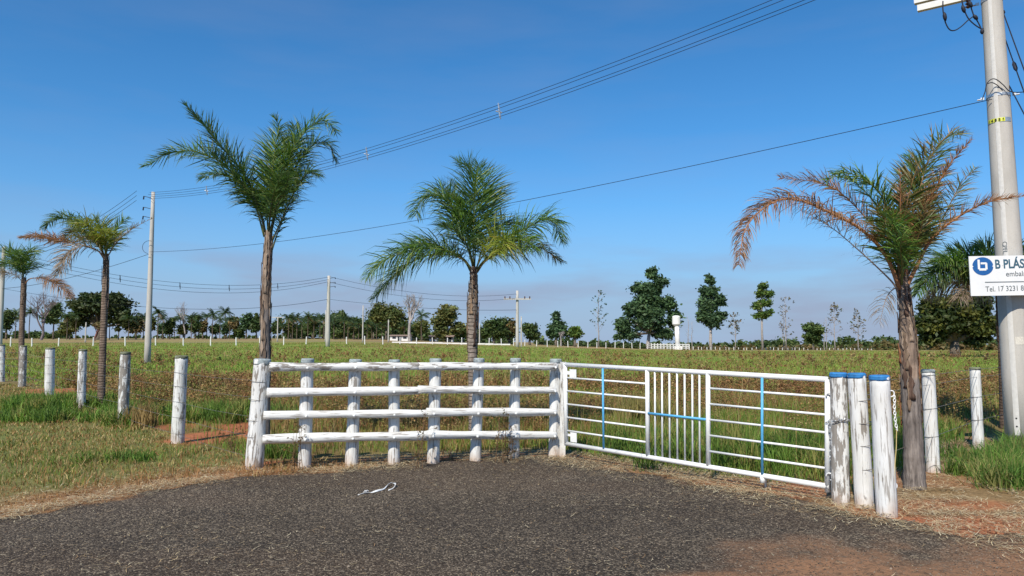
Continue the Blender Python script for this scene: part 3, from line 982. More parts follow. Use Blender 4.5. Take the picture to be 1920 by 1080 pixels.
def frond_px(palm, zoom, base_Y, pts, dy, kind, **kw):
    n = len(pts)
    P = []
    for i, p in enumerate(pts):
        u, v = zoom(*p)
        t = i / (n - 1)
        P.append(at(u, v, base_Y + dy * t * (.6 + .4 * t)))
    return frond(palm, P, kind, **kw)

# palm A: tall dark crown behind the big left corner post
def zA(x, y): return (250 + x / 2.118, 170 + y / 2.118)
YA = 11.3
palmA = thing('palm_tree', foot(497, YA), 'tall palm with upswept dark green crown behind the corner post', 'palm', 'young palms along the fence')
pA = [at(495, 833, YA), at(496, 740, YA), at(497.5, 660, YA), at(498, 580, YA), at(500, 510, YA), at(503, 462, YA), at(504, 432, YA)]
tr, P, rr = palm_trunk(palmA, pA, [.088, .080, .074, .070, .066, .055, .042], M_PALMBARK, seed=1, colr=lambda t, w: (.92, .9, .9) if t < .5 else (1.15, .95, .78))
boots(palmA, P, rr, .22, .90, 30, 5, M_PALMBARK, [(1.2, 1.05, .9), (.9, .75, .62), (1.35, 1.15, .95), (.6, .45, .38)])
FA = [([(522, 570), (500, 470), (440, 330), (340, 215), (300, 160), (205, 55)], -.3, 'dark', dict(length=.40, droop=.08, roll=.45)),
      ([(520, 580), (480, 450), (400, 335), (300, 260), (180, 240), (40, 303)], .3, 'green', dict(length=.36, droop=.12, roll=.6)),
      ([(525, 570), (490, 450), (420, 360), (340, 330), (270, 350)], -.7, 'dark', dict(length=.36, droop=.3)),
      
      ([(535, 570), (530, 430), (545, 320), (600, 200)], .5, 'green', dict(length=.42, droop=.3, dens=.8)),
      ([(540, 570), (545, 400), (560, 250), (575, 150), (560, 105)], -.2, 'green', dict(length=.40, droop=.2)),
      ([(545, 570), (570, 420), (620, 260), (690, 155), (760, 120), (805, 165)], -.3, 'green', dict(length=.42, droop=.35)),
      ([(545, 575), (580, 440), (640, 310), (710, 220), (770, 210), (805, 280)], .4, 'dark', dict(length=.40, droop=.4)),
      ([(550, 600), (590, 510), (640, 400), (690, 330), (740, 340)], -.6, 'dark', dict(length=.36, droop=.4)),
      ([(535, 575), (550, 450), (590, 330), (640, 230), (640, 140)], .7, 'dark', dict(length=.42, droop=.2)),
      ([(535, 570), (545, 480), (560, 400), (590, 330)], -1.0, 'dark', dict(length=.34, droop=.4, dens=.6)),
      ([(540, 575), (565, 470), (600, 400), (620, 330)], -.9, 'dark', dict(length=.36, droop=.3, dens=.7)),
      ([(528, 575), (505, 480), (460, 420), (430, 400)], .9, 'dark', dict(length=.36, droop=.3)),
      ([(548, 640), (575, 560), (610, 480), (650, 420), (655, 400)], .1, 'dark', dict(length=.16, dens=.35, droop=.1))]
for i, (p, dy, k, kw) in enumerate(FA): frond_px(palmA, zA, YA, p, dy, k, seed=200 + i, **kw)

# palm B: centre, broad drooping crown
def zB(x, y): return (660 + x / 2.571, 270 + y / 2.571)
YB = 12.2
palmB = thing('palm_tree', foot(886, YB), 'palm with broad drooping bright green crown behind the middle of the rail fence', 'palm', 'young palms along the fence')
pB = [at(888, 812, YB), at(887, 720, YB), at(886, 660, YB), at(886.5, 600, YB), at(887, 560, YB), at(887.5, 525, YB), at(888, 500, YB)]
tr, P, rr = palm_trunk(palmB, pB, [.082, .078, .076, .088, .084, .062, .05], M_PALMRING, seed=2)
boots(palmB, P, rr, .30, .97, 22, 6, M_PALMBARK, [(1.1, .85, .62), (.8, .6, .45), (1.3, 1.05, .8), (.45, .33, .28)])
FB = [([(575, 615), (545, 560), (460, 515), (310, 505), (160, 560), (70, 650)], -.5, 'green', dict(length=0.53, droop=0.72, roll=.5)),
      ([(575, 620), (530, 555), (420, 530), (300, 560), (190, 650), (105, 745)], .4, 'dark', dict(length=0.50, droop=0.78)),
      ([(582, 600), (560, 470), (500, 330), (420, 250), (340, 270), (305, 345)], -.4, 'green', dict(length=0.53, droop=0.52)),
      ([(585, 600), (585, 440), (590, 270), (570, 130), (500, 75)], .1, 'green', dict(length=0.58, droop=0.16, roll=.5)),
      ([(590, 600), (600, 430), (620, 290), (640, 190), (610, 100)], .5, 'dark', dict(length=0.60, droop=0.13, roll=.4)),
      ([(600, 610), (640, 560), (740, 470), (870, 390), (970, 370), (1010, 470)], -.3, 'green', dict(length=0.53, droop=0.59)),
      ([(602, 620), (650, 560), (760, 510), (900, 500), (1010, 570)], .5, 'mixed', dict(length=0.41, droop=0.78)),
      ([(598, 600), (630, 540), (700, 470), (740, 470), (700, 530)], -1.1, 'yellow', dict(length=0.48, droop=0.52)),
      ([(590, 600), (560, 500), (500, 420), (440, 400)], -.9, 'dark', dict(length=0.50, droop=0.52, dens=.7)),
      ([(600, 600), (640, 480), (720, 390), (800, 380)], .9, 'dark', dict(length=0.50, droop=0.52)),
      ([(585, 600), (550, 480), (480, 300), (430, 200)], .7, 'dark', dict(length=0.53, droop=0.26)),
      ([(580, 610), (540, 560), (430, 500), (330, 480), (260, 500)], 1.0, 'dark', dict(length=0.48, droop=0.65)),
      ([(600, 610), (640, 560), (760, 480), (840, 470), (880, 520)], -.9, 'green', dict(length=0.48, droop=0.65))]
for i, (p, dy, k, kw) in enumerate(FB): frond_px(palmB, zB, YB, p, dy, k, seed=300 + i, **kw)

# palm C: right, half dried
def zC(x, y): return (1370 + x / 2.4, 230 + y / 2.4)
YC = 8.45
palmC = thing('palm_tree', foot(1715, YC), 'half-dried palm with brown arching fronds beside the blue-topped posts', 'palm', 'young palms along the fence')
pC = [at(1716, 918, YC), at(1713, 850, YC), at(1709, 770, YC), at(1705, 690, YC), at(1701, 630, YC), at(1696, 560, YC), at(1692, 505, YC)]
tr, P, rr = palm_trunk(palmC, pC, [.118, .106, .098, .094, .084, .06, .04], M_PALMBARK, seed=3, lumps=.07, colr=lambda t, w: (.86, .83, .82) if t < .45 else (1.2, 1.0, .84))
boots(palmC, P, rr, .25, .92, 34, 7, M_PALMBARK, [(1.25, 1.05, .85), (1.0, .8, .62), (1.5, .75, .42), (.5, .36, .3), (1.6, 1.35, 1.1)])
FC = [([(765, 760), (700, 600), (600, 490), (480, 420), (300, 347), (180, 365), (70, 470), (35, 640)], -.6, 'brown', dict(length=.34, droop=.9, roll=.4, dens=1.2, start=.22, width=.011, r0=.028)),
      ([(765, 740), (735, 570), (620, 440), (500, 320), (400, 270), (225, 248)], .3, 'brown', dict(length=.28, droop=.35, dens=1.0, start=.3, width=.010)),
      ([(768, 720), (740, 520), (690, 350), (600, 255), (500, 225), (430, 265)], -.2, 'green', dict(length=.30, droop=.4, dens=.9)),
      ([(755, 790), (740, 735), (680, 670), (560, 560), (450, 470), (305, 388)], -.3, 'grey', dict(length=.22, droop=.35, dens=.35, start=.3, width=.008, r0=.013)),
      ([(770, 740), (768, 560), (765, 400), (762, 215)], -.4, 'brown', dict(length=.16, droop=.1, dens=.6, start=.35, width=.011, r0=.03)),
      ([(775, 740), (800, 600), (850, 420), (930, 280), (1000, 170), (1085, 75)], -.4, 'brown', dict(length=.17, droop=.05, dens=1.1, start=.3, width=.011, r0=.028)),
      ([(775, 720), (800, 500), (850, 300), (900, 150), (970, 65), (1050, 50)], .3, 'mixed', dict(length=.36, droop=.2, dens=.8)),
      ([(775, 740), (830, 620), (900, 530), (970, 400), (1040, 270), (1110, 200)], .4, 'mixed', dict(length=.24, droop=.15, dens=.5, start=.3, width=.011)),
      ([(780, 760), (850, 620), (900, 530), (1000, 440), (1150, 360), (1340, 325)], -.5, 'brown', dict(length=.16, droop=.15, dens=.9, start=.35, width=.011, r0=.028)),
      ([(757, 770), (740, 745), (700, 790), (670, 905)], -.2, 'grey', dict(length=.22, droop=.8, dens=.6, width=.007, r0=.01)),
      ([(770, 720), (780, 560), (800, 420), (830, 250), (800, 150)], .6, 'green', dict(length=.34, droop=.25)),
      ([(768, 720), (745, 580), (700, 450), (640, 380)], -.6, 'mixed', dict(length=.30, droop=.3, dens=.7)),
      ([(770, 720), (775, 600), (740, 480), (720, 420)], -.8, 'green', dict(length=.30, droop=.3, dens=.6)),
      ([(772, 720), (800, 600), (850, 500), (880, 380)], -.5, 'mixed', dict(length=.30, droop=.25)),
      ([(772, 730), (790, 640), (840, 560), (870, 500)], .6, 'green', dict(length=.32, droop=.3)),
      ([(765, 740), (735, 640), (690, 560), (650, 500)], .5, 'green', dict(length=.30, droop=.3)),
      ([(770, 740), (770, 640), (765, 560), (775, 500)], -.9, 'green', dict(length=.26, droop=.3, dens=.5)),
      ([(770, 720), (775, 540), (790, 380), (840, 200), (900, 110)], -.3, 'mixed', dict(length=.36, droop=.15, dens=.6)),
      ([(768, 720), (735, 540), (660, 380), (560, 270), (470, 240)], .4, 'green', dict(length=.32, droop=.35, dens=.7)),
      ([(772, 720), (810, 540), (880, 400), (930, 330)], .5, 'mixed', dict(length=.36, droop=.25, dens=.6))]
for i, (p, dy, k, kw) in enumerate(FC): frond_px(palmC, zC, YC, p, dy, k, seed=400 + i, **kw)

# palm D: left, yellowing crown
def zD(x, y): return (x / 4.909, 340 + y / 4.909)
YD = 18.2
palmD = thing('palm_tree', foot(189, YD), 'slim palm with flat yellowing crown just inside the left wire fence', 'palm', 'young palms along the fence')
pD = [at(189, 770, YD), at(191, 700, YD), at(194, 630, YD), at(196.5, 560, YD), at(198, 510, YD), at(199.5, 476, YD)]
tr, P, rr = palm_trunk(palmD, pD, [.092, .084, .078, .076, .070, .05], M_PALMRING, seed=4, colr=lambda t, w: (.8, .72, .66))
boots(palmD, P, rr, .55, .97, 12, 8, M_PALMBARK, [(1.0, .8, .65), (.7, .52, .42), (1.2, 1.0, .85), (.45, .34, .3)])
FD = [([(960, 720), (930, 660), (850, 620), (740, 600), (620, 680), (530, 870)], -.6, 'grey', dict(length=.50, droop=.7, width=.02, dens=.75)),
      ([(960, 720), (900, 640), (780, 590), (560, 550), (350, 510), (180, 520)], .5, 'brown', dict(length=.30, droop=.3, width=.018, start=.35)),
      ([(965, 700), (900, 540), (780, 400), (620, 350), (500, 350), (390, 440)], .6, 'dark', dict(length=.42, droop=.4, width=.02, dens=.75)),
      ([(965, 700), (920, 560), (850, 440), (760, 390), (660, 400)], -.7, 'yellow', dict(length=.48, droop=.45, width=.02, dens=.75)),
      ([(970, 700), (960, 560), (930, 430), (860, 360), (790, 370)], -.4, 'yellow', dict(length=.46, droop=.35, width=.02, dens=.75)),
      ([(975, 700), (1000, 560), (1070, 440), (1170, 340)], .1, 'green', dict(length=.46, droop=.3, width=.02, dens=.75)),
      ([(980, 720), (1010, 660), (1090, 540), (1230, 430), (1400, 340)], -.3, 'grey', dict(length=.20, droop=.2, dens=.5, width=.014, r0=.02)),
      ([(970, 700), (980, 580), (960, 480), (930, 440)], -.9, 'yellow', dict(length=.46, droop=.4, width=.02, dens=.75)),
      ([(965, 700), (900, 580), (820, 520), (700, 520)], -.8, 'mixed', dict(length=.46, droop=.5, width=.02, dens=.75)),
      ([(970, 700), (1000, 600), (1050, 520), (1080, 480)], .7, 'green', dict(length=.44, droop=.3, width=.02, dens=.75)),
      ([(965, 700), (880, 560), (760, 460), (660, 470), (600, 540)], .9, 'mixed', dict(length=.44, droop=.5, width=.02, dens=.75))]
for i, (p, dy, k, kw) in enumerate(FD): frond_px(palmD, zD, YD, p, dy, k, seed=500 + i, **kw)

# palm E: at the left edge of the picture
YE = 28.0
palmE = thing('palm_tree', foot(41, YE), 'small palm with one dry hanging frond at the far left of the fence', 'palm', 'young palms along the fence')
pE = [at(40, 735, YE), at(40, 680, YE), at(41, 620, YE), at(43, 570, YE), at(44.5, 535, YE), at(45, 520, YE)]
tr, P, rr = palm_trunk(palmE, pE, [.11, .10, .095, .09, .085, .07], M_PALMRING, seed=5, colr=lambda t, w: (.75, .68, .62))
boots(palmE, P, rr, .5, .97, 10, 9, M_PALMBARK, [(.9, .72, .58), (.6, .46, .38)])
FE = [([(215, 900), (190, 800), (120, 700), (40, 640), (-60, 640)], -.6, 'green', dict(length=.62, droop=.4, width=.026, dens=.55)),
      ([(215, 900), (180, 760), (150, 680), (120, 640)], .5, 'green', dict(length=.6, droop=.3, width=.026, dens=.55)),
      ([(215, 900), (220, 780), (240, 690), (290, 640), (330, 680)], -.3, 'green', dict(length=.6, droop=.4, width=.026, dens=.55)),
      ([(215, 900), (200, 800), (180, 700), (170, 640)], -.9, 'green', dict(length=.6, droop=.35, width=.026, dens=.55)),
      ([(220, 900), (260, 840), (350, 790), (450, 770)], .4, 'dark', dict(length=.22, droop=.2, dens=.4, width=.02)),
      ([(222, 960), (270, 900), (370, 890), (470, 920), (580, 990), (660, 1070)], -.3, 'brown', dict(length=.55, droop=.8, width=.018, start=.25, r0=.025)),
      ([(210, 930), (150, 870), (60, 840), (-60, 850)], -.3, 'grey', dict(length=.5, droop=.7, width=.018)),
      ([(215, 900), (230, 800), (280, 760), (310, 790)], .8, 'dark', dict(length=.55, droop=.4, width=.026, dens=.55)),
      ([(213, 900), (150, 780), (60, 760), (0, 780)], .9, 'dark', dict(length=.55, droop=.4, width=.026, dens=.55))]
for i, (p, dy, k, kw) in enumerate(FE): frond_px(palmE, zD, YE, p, dy, k, seed=600 + i, **kw)

# palm F: behind the utility pole
def zF(x, y): return (1640 + x / 4.5, 440 + y / 4.5)
YF = 14.2
palmF = thing('palm_tree', foot(1886, YF), 'palm half hidden behind the near utility pole and its sign', 'palm', 'young palms along the fence')
pF = [at(1889, 812, YF), at(1886, 740, YF), at(1883, 660, YF), at(1880, 600, YF), at(1876, 550, YF)]
tr, P, rr = palm_trunk(palmF, pF, [.12, .11, .105, .10, .085], M_PALMRING, seed=6, colr=lambda t, w: (.6, .5, .44))
boots(palmF, P, rr, .5, .97, 10, 10, M_PALMBARK, [(.8, .62, .5), (.5, .38, .32)])
FF = [([(1050, 500), (980, 330), (860, 220), (740, 170), (620, 130)], .3, 'dark', dict(length=.5, droop=.3, width=.026, dens=1.3)),
      ([(1050, 500), (940, 320), (800, 250), (640, 230), (520, 230)], -.4, 'green', dict(length=.5, droop=.35, width=.026, dens=1.3)),
      ([(1050, 510), (900, 370), (720, 310), (560, 310), (430, 390), (360, 500)], -.3, 'dark', dict(length=.5, droop=.6, width=.026, dens=1.3)),
      ([(1050, 520), (900, 420), (720, 400), (560, 440), (460, 520)], .5, 'grey', dict(length=.55, droop=.8, width=.022, dens=1.3)),
      ([(1050, 520), (920, 450), (800, 460), (720, 540)], -.6, 'grey', dict(length=.5, droop=.8, width=.016)),
      ([(1050, 500), (1010, 300), (960, 150), (870, 80)], .4, 'dark', dict(length=.5, droop=.3, width=.026, dens=1.3)),
      ([(1060, 500), (1090, 300), (1160, 150), (1250, 100)], .2, 'dark', dict(length=.5, droop=.3, width=.026, dens=1.3)),
      ([(1060, 500), (1150, 350), (1300, 260), (1450, 330)], -.3, 'green', dict(length=.5, droop=.5, width=.026, dens=1.3)),
      ([(1060, 500), (1160, 420), (1300, 420), (1400, 560)], .3, 'mixed', dict(length=.5, droop=.6, width=.026, dens=1.3)),
      ([(1050, 500), (960, 380), (820, 330), (700, 340)], 1.0, 'green', dict(length=.5, droop=.4, width=.026, dens=1.3)),
      ([(1055, 500), (1020, 380), (960, 290), (880, 270)], -.9, 'green', dict(length=.5, droop=.4, width=.026, dens=1.3))]
for i, (p, dy, k, kw) in enumerate(FF): frond_px(palmF, zF, YF, p, dy, k, seed=700 + i, **kw)

# ------------------------------------------------------------------ utility poles, sign, lines
def taper_pole(name, base, top, r0, r1, parent, mat=M_CONC, n=20):
    b = MB()
    b.tube([base.lerp(top, t) for t in np.linspace(0, 1, 8)], [r0 + (r1 - r0) * t for t in np.linspace(0, 1, 8)], n)
    return b.build(name, mat, parent, Matrix.Identity(4), smooth=True)

def text_part(s, size, mat, parent, M, bold=0.0, name='lettering', align='LEFT', ex=.0015, sx=1.0):
    cu = bpy.data.curves.new(name, 'FONT')
    cu.body = s; cu.size = size; cu.extrude = ex; cu.offset = bold; cu.align_x = align
    ob = bpy.data.objects.new(name + '_tmp', cu)
    COL.objects.link(ob)
    dg = bpy.context.evaluated_depsgraph_get()
    me = bpy.data.meshes.new_from_object(ob.evaluated_get(dg))
    bpy.data.objects.remove(ob); bpy.data.curves.remove(cu)
    me.name = name
    if sx != 1.0: me.transform(Matrix.Scale(sx, 4, (1, 0, 0)))
    me.materials.clear(); me.materials.append(mat)
    return link(bpy.data.objects.new(name, me), parent, M)

# near pole
PX, PY = 7.64, 11.35
def pole_x(z): return PX + .065 - .0185 * z
npole = thing('utility_pole', (PX, PY, gz(PX, PY)), 'thick concrete utility pole carrying the white sign at the right edge', 'pole', 'concrete utility poles')
pb_, pt_ = Vector((pole_x(-.2), PY, -.2)), Vector((pole_x(9.2), PY, 9.2))
taper_pole('shaft', pb_, pt_, .212, .122, npole, n=28)
def pole_r(z): return .212 + (.122 - .212) * (z + .2) / 9.4
to_cam = Vector((-PX, -PY, 0)).normalized()
right_of = Vector((-to_cam.y, to_cam.x, 0))        # towards picture right
if right_of.x < 0: right_of = -right_of
def on_pole(z, ang, off=.0):
    d = to_cam * math.cos(ang) + right_of * math.sin(ang)
    return Vector((pole_x(z), PY, z)) + d * (pole_r(z) + off), d
b = MB(); vs = []
zs = np.linspace(.25, 8.9, 24)
for z in zs:
    for a in (-.36, -.24, -.12, 0.0):
        p, d = on_pole(z, a - .02, .004 if a in (-.36, 0.0) else .007); vs.append(p)
b.add(vs, [(i * 4 + k, i * 4 + k + 1, i * 4 + k + 5, i * 4 + k + 4) for i in range(23) for k in range(3)])
b.build('mould_strip', M_STRIP, npole, smooth=True)
def face_mat(z, ang, off):
    p, d = on_pole(z, ang, off)
    x = Vector((0, 0, 1)).cross(d); 
    R = Matrix((x, Vector((0, 0, 1)), d)).transposed().to_4x4()
    return Matrix.Translation(p) @ R
for z in (3.05,):
    text_part('CPFL', .085, M_SGREY, npole, face_mat(z + .0, -.22, .009) @ Matrix.Rotation(-math.pi / 2, 4, 'Z') @ Matrix.Translation((-.12, -.03, 0)), name='moulded_letters')
for z in (.50, .38):
    b = MB(); p, d = on_pole(z, -.2, 0); b.tube([p, p + d * .009], .013, 8, c=(1, 1, 1)); b.build('bolt_hole', M_BLACK, npole)
b = MB(); vs = []
for z in (1.60, 1.72):
    for a in (.05, .25, .45, .62): vs.append(on_pole(z, a, .003)[0])
b.add(vs, [(0, 1, 5, 4), (1, 2, 6, 5), (2, 3, 7, 6)]); b.build('faded_label', flat_mat('faded_label_paper', (.62, .58, .50), .8, .1, .2, 60), npole)
def clamp(z, r=.012, h=.045):
    b = MB(); n = 24; vs = []
    for zz_ in (z - h / 2, z + h / 2):
        for k in range(n):
            w = 2 * math.pi * k / n
            vs.append(Vector((pole_x(zz_), PY, zz_)) + Vector((math.cos(w), math.sin(w), 0)) * (pole_r(zz_) + .006))
    b.add(vs, [(k, (k + 1) % n, n + (k + 1) % n, n + k) for k in range(n)])
    for sg in (-1, 1):
        c = Vector((pole_x(z), PY, z)) + right_of * sg * (pole_r(z) + .05)
        b.box(c, .05, .02, .04, Matrix.Rotation(math.atan2(right_of.y, right_of.x), 3, 'Z'))
        b.tube([c + Vector((0, 0, -.01)), c + right_of * sg * .07 + Vector((0, 0, -.012))], .012, 6)
    return b.build('clamp_band', M_STEEL, npole)
ZCL = at(1868, 181, PY).z
clamp(ZCL); clamp(at(1860, 2, PY).z)
# number tag
ZT = at(1868, 229, PY).z
b = MB(); vs = []; aa = np.linspace(-1.05, 1.05, 15)
for z in (ZT - .035, ZT + .035):
    for a in aa: vs.append(on_pole(z, a, .004)[0])
nA = len(aa)
b.add(vs, [(k, k + 1, nA + k + 1, nA + k) for k in range(nA - 1)]); b.build('tag_band', M_STEEL, npole, smooth=True)
for k, ch in enumerate('14856'):
    a = -.92 + k * .30
    tb = MB(); vs = []
    for z in (ZT - .030, ZT + .030):
        for q in (a - .14, a, a + .14): vs.append(on_pole(z, q, .007)[0])
    tb.add(vs, [(0, 1, 4, 3), (1, 2, 5, 4)])
    tg = tb.build('number_tile', M_YELLOW, npole)
    text_part(ch, .06, M_BLACK, tg, face_mat(ZT - .021, a, .010), .002, 'digit', 'CENTER')
# crossarms with insulators and jumpers
arm_dir = Vector((-.78, .58, 0)).normalized()
ZA_ = 7.24
for off in (-.17, .17):
    b = MB(); c = Vector((pole_x(ZA_), PY, ZA_)) + Vector((arm_dir.y, -arm_dir.x, 0)) * off
    b.box(c, 2.1, .09, .115, Matrix.Rotation(math.atan2(arm_dir.y, arm_dir.x), 3, 'Z'))
    o = b.build('crossarm', M_WHITEWASH, npole)
for s in (.30,):
    b = MB(); q = Vector((pole_x(ZA_), PY, ZA_ - .06)) + arm_dir * s + Vector((arm_dir.y, -arm_dir.x, 0)) * -.19
    zz0 = 0.0
    for k in range(5):
        b.tube([q - Vector((0, 0, .03 + k * .05)), q - Vector((0, 0, .05 + k * .05)), q - Vector((0, 0, .075 + k * .05))], [.02, .045, .018], 10)
    b.build('insulator', M_PORC, npole, smooth=True)
YJ = 11.3
for pts in ([(1768, 2), (1768, 18), (1772, 40), (1780, 55), (1790, 57), (1802, 50), (1815, 38), (1826, 30)],
            [(1803, -4), (1806, 12), (1814, 32), (1826, 45), (1840, 54), (1844, 53)],
            [(1826, 30), (1834, 42), (1840, 55), (1842, 62)],
            [(1812, -10), (1818, 6), (1822, 18), (1826, 30)]):
    b = MB(); b.tube(catmull([at(u, v, YJ) for u, v in pts], 24), .0095, 6); b.build('jumper_cable', M_CABLE, npole, smooth=True)
for u0, v0, u1, v1 in ((1770, 23, 1773, 39), (1804, 10, 1809, 24), (1825, 28, 1833, 37), (1817, 2, 1822, 14), (1841, 54, 1842, 64)):
    b = MB(); a, c = at(u0, v0, YJ - .02), at(u1, v1, YJ - .02)
    b.tube([a, a.lerp(c, .3), a.lerp(c, .7), c], [.012, .028, .028, .012], 8); b.build('cable_fitting', M_CABLE, npole, smooth=True)
for pts in ([(1841, 188), (1847, 172), (1850, 158), (1858, 149), (1868, 149), (1882, 160), (1893, 171), (1912, 173), (1960, 168)],
            [(1851, 157), (1860, 155), (1870, 160), (1880, 170)]):
    b = MB(); b.tube(catmull([at(u, v, PY - .2) for u, v in pts], 30), .007, 6); b.build('service_loop', M_CABLE, npole, smooth=True)

# sign on the near pole
YS = PY - .36
sl = at(1820, 518, YS)
sign = thing('pole_sign', at(1900, 556, YS), 'white company sign with blue round logo fixed to the near utility pole', 'sign')
c_tl, c_bl = at(1817.5, 480.5, YS), at(1821, 555, YS)
SW, SH = 1.34, (c_tl - c_bl).length
sx_ = Vector((1, .0, .0)); 
top_r = at(2000, 477.5, YS)
sx_ = (top_r - c_tl).normalized(); sz_ = (c_tl - c_bl).normalized(); sn_ = sx_.cross(sz_).normalized()   # towards -Y
sz_ = (sz_ - sx_ * sz_.dot(sx_)).normalized(); sn_ = sx_.cross(sz_)
SM = Matrix.Translation(c_bl) @ Matrix((sx_, sz_, sn_)).transposed().to_4x4()
ppm = SH / 74.6           # metres per photo pixel on the board
b = MB(); b.box((SW / 2, SH / 2, -.006), SW, SH, .012); bo = b.build('board', M_SIGN, sign, SM)
def sp_(u, v): # photo pixel -> board coordinates
    return ((u - 1819.2 - (v - 518) * .047) * ppm, (555.3 - (v + (u - 1820) * .0165)) * ppm)
# logo: oval with two notches
cx, cy = sp_(1843.3, 499.5); rx, ry = 19.6 * ppm, 17.0 * ppm
pts = []
for w in np.linspace(0, 2 * math.pi, 72, endpoint=False):
    k = 1.0
    for w0 in (0.0, math.pi):
        dlt = abs((w - w0 + math.pi) % (2 * math.pi) - math.pi)
        if dlt < .10: k = .86 + .14 * dlt / .10
    pts.append((cx + rx * k * math.cos(w), cy + ry * k * math.sin(w)))
b = MB(); n = len(pts)
b.add([(x, y, .001) for x, y in pts] + [(x, y, .003) for x, y in pts] + [(cx, cy, .003)], [(k, (k + 1) % n, n + (k + 1) % n, n + k) for k in range(n)] + [(n + k, n + (k + 1) % n, 2 * n) for k in range(n)])
lo = b.build('logo_disc', M_SBLUE, bo, SM)
b = MB()
u_ = ppm
def rb(x0, y0, x1, y1, z=.0045):
    b.box(((x0 + x1) / 2, (y0 + y1) / 2, z), abs(x1 - x0), abs(y1 - y0), .002)
bx0, by0 = cx - 9.6 * u_, cy - 8.2 * u_
t_ = 4.2 * u_
rb(bx0, by0 + t_ * .6, bx0 + t_, cy + 12.4 * u_)
rb(bx0 + t_ * .6, by0, bx0 + 15.5 * u_, by0 + t_, .0051)
rb(bx0 + 14.0 * u_, by0 + t_ * .5, bx0 + 18.0 * u_, cy + 6.0 * u_, .0047)
rb(bx0 + 5.6 * u_, cy + 3.6 * u_, bx0 + 16.5 * u_, cy + 7.2 * u_, .0053)
b.build('logo_letter', M_SIGN, bo, SM)
def stext(s, u, v, size_px, mat, bold=0, sx=1.0):
    x, y = sp_(u, v)
    text_part(s, size_px * ppm, mat, bo, SM @ Matrix.Translation((x, y, .0025)) @ Matrix.Rotation(.012, 4, 'Z'), bold, 'lettering', 'LEFT', .001, sx)
stext('B PLÁSTICOS', 1866.0, 503.6, 23.5, M_SINK, .0042, .80)
stext('embalagens', 1886.2, 518.5, 14.0, M_SGREY, .0, .98)
stext('Tel. 17 3231 8', 1847.8, 547.0, 14.0, M_SGREY, .0, .88)
x0, y0 = sp_(1847, 530.3); b = MB(); b.box((x0 + .46, y0 + .006, .002), .92, 1.6 * ppm, .002); b.build('rule_line', M_SGREY, bo, SM)
for sg in (0.25, .75):
    b = MB(); q = SM @ Vector((SW * .36, SH * sg, -.01)); b.tube([q, Vector((pole_x(q.z), PY, q.z))], .02, 8); b.build('bracket', M_STEEL, sign)

# far poles
def far_pole(u0, v0, Y, vt, r0, r1, label, ut=None, arm=False, grp='concrete utility poles'):
    f = foot(u0, Y)
    p = thing('utility_pole', f, label, 'pole', grp)
    top = at(ut if ut is not None else u0, vt, Y)
    top = Vector((f.x + (top.x - f.x), Y, top.z)); 
    base = f - Vector((0, 0, .3))
    top.x = f.x
    taper_pole('shaft', base, top, r0, r1, p, n=14)
    return p, f, top
poleA, fA, tA = far_pole(277.5, 672, 40, 360, .178, .092, 'tall concrete utility pole standing in the field left of the dark-crowned palm')
poleL, fL, tL = far_pole(-1, 640, 62, 463, .22, .14, 'concrete utility pole cut by the left edge of the picture')
poleM, fM, tM = far_pole(614.5, 650, 94, 517, .28, .18, 'far concrete utility pole where the field lines meet, right of the dark-crowned palm')
poleR, fR, tR = far_pole(970, 650, 120, 545, .30, .2, 'farthest utility pole, with a crossarm, right of the centre palm')
b = MB(); b.box(Vector((fR.x, 119.6, at(970, 561, 120).z)), 4.4, .16, .22); o = b.build('crossarm', M_CONC, poleR)
b = MB()
for dx in (-2, -1.2, 1.2, 2): b.tube([Vector((fR.x + dx, 119.6, at(970, 561, 120).z)), Vector((fR.x + dx, 119.6, at(970, 556, 120).z))], .11, 6)
b.build('insulators', M_PORC, poleR)
def brackets(p, top, s, dx=-1):
    b = MB()
    for dz in (.35, .95, 1.45):
        b.tube([top - Vector((0, 0, dz)), top + Vector((dx * .5 * s, 0, .12 - dz))], .018 * s, 6)
        b.tube([top + Vector((dx * .5 * s, 0, .12 - dz)), top + Vector((dx * .52 * s, 0, -.06 - dz))], .035 * s, 6)
    b.build('bracket_arms', M_CABLE, p)
brackets(poleA, tA, 1.0)
brackets(poleM, tM, 1.6, 1)
b = MB(); b.tube([at(284, 472, 39.7) + Vector((-.15 + .35 * math.cos(w), 0, .35 * math.sin(w) + .25)) for w in np.linspace(1.2, 4.6, 10)], .012, 5); b.build('service_loop', M_CABLE, poleA)

thin = [(520, 595, 150, 'thin pale lamp post in front of the palms, just right of the dark-crowned palm trunk', True), (610, 583, 150, 'thin pale post immediately left of the far utility pole', False), (680, 574, 140, 'tall thin pale post left of the wide dark tree', False),
        (728, 601, 150, 'short thin pale post in front of the wide dark tree', False), (899, 607, 150, 'thin pale post right of the centre palm trunk', False), (977.5, 595, 130, 'thin post close beside the farthest utility pole', False), (160, 606, 140, 'thin grey post under the umbrella-shaped tree', False)]
for u, vt, Y, lab, arm in thin:
    f = foot(u, Y); t = thing('lamp_post', f, lab, 'post', 'thin posts across the field')
    taper_pole('shaft', f - Vector((0, 0, .2)), Vector((f.x, Y, at(u, vt, Y).z)), .14, .10, t, n=8)
    b = MB(); z = at(u, vt, Y).z
    if arm: b.box((f.x, Y, z), 2.4, .12, .14)
    else: b.tube([Vector((f.x, Y, z)), Vector((f.x, Y, z + .18))], [.13, .05], 8)
    b.build('top_fitting', M_CONC, t)

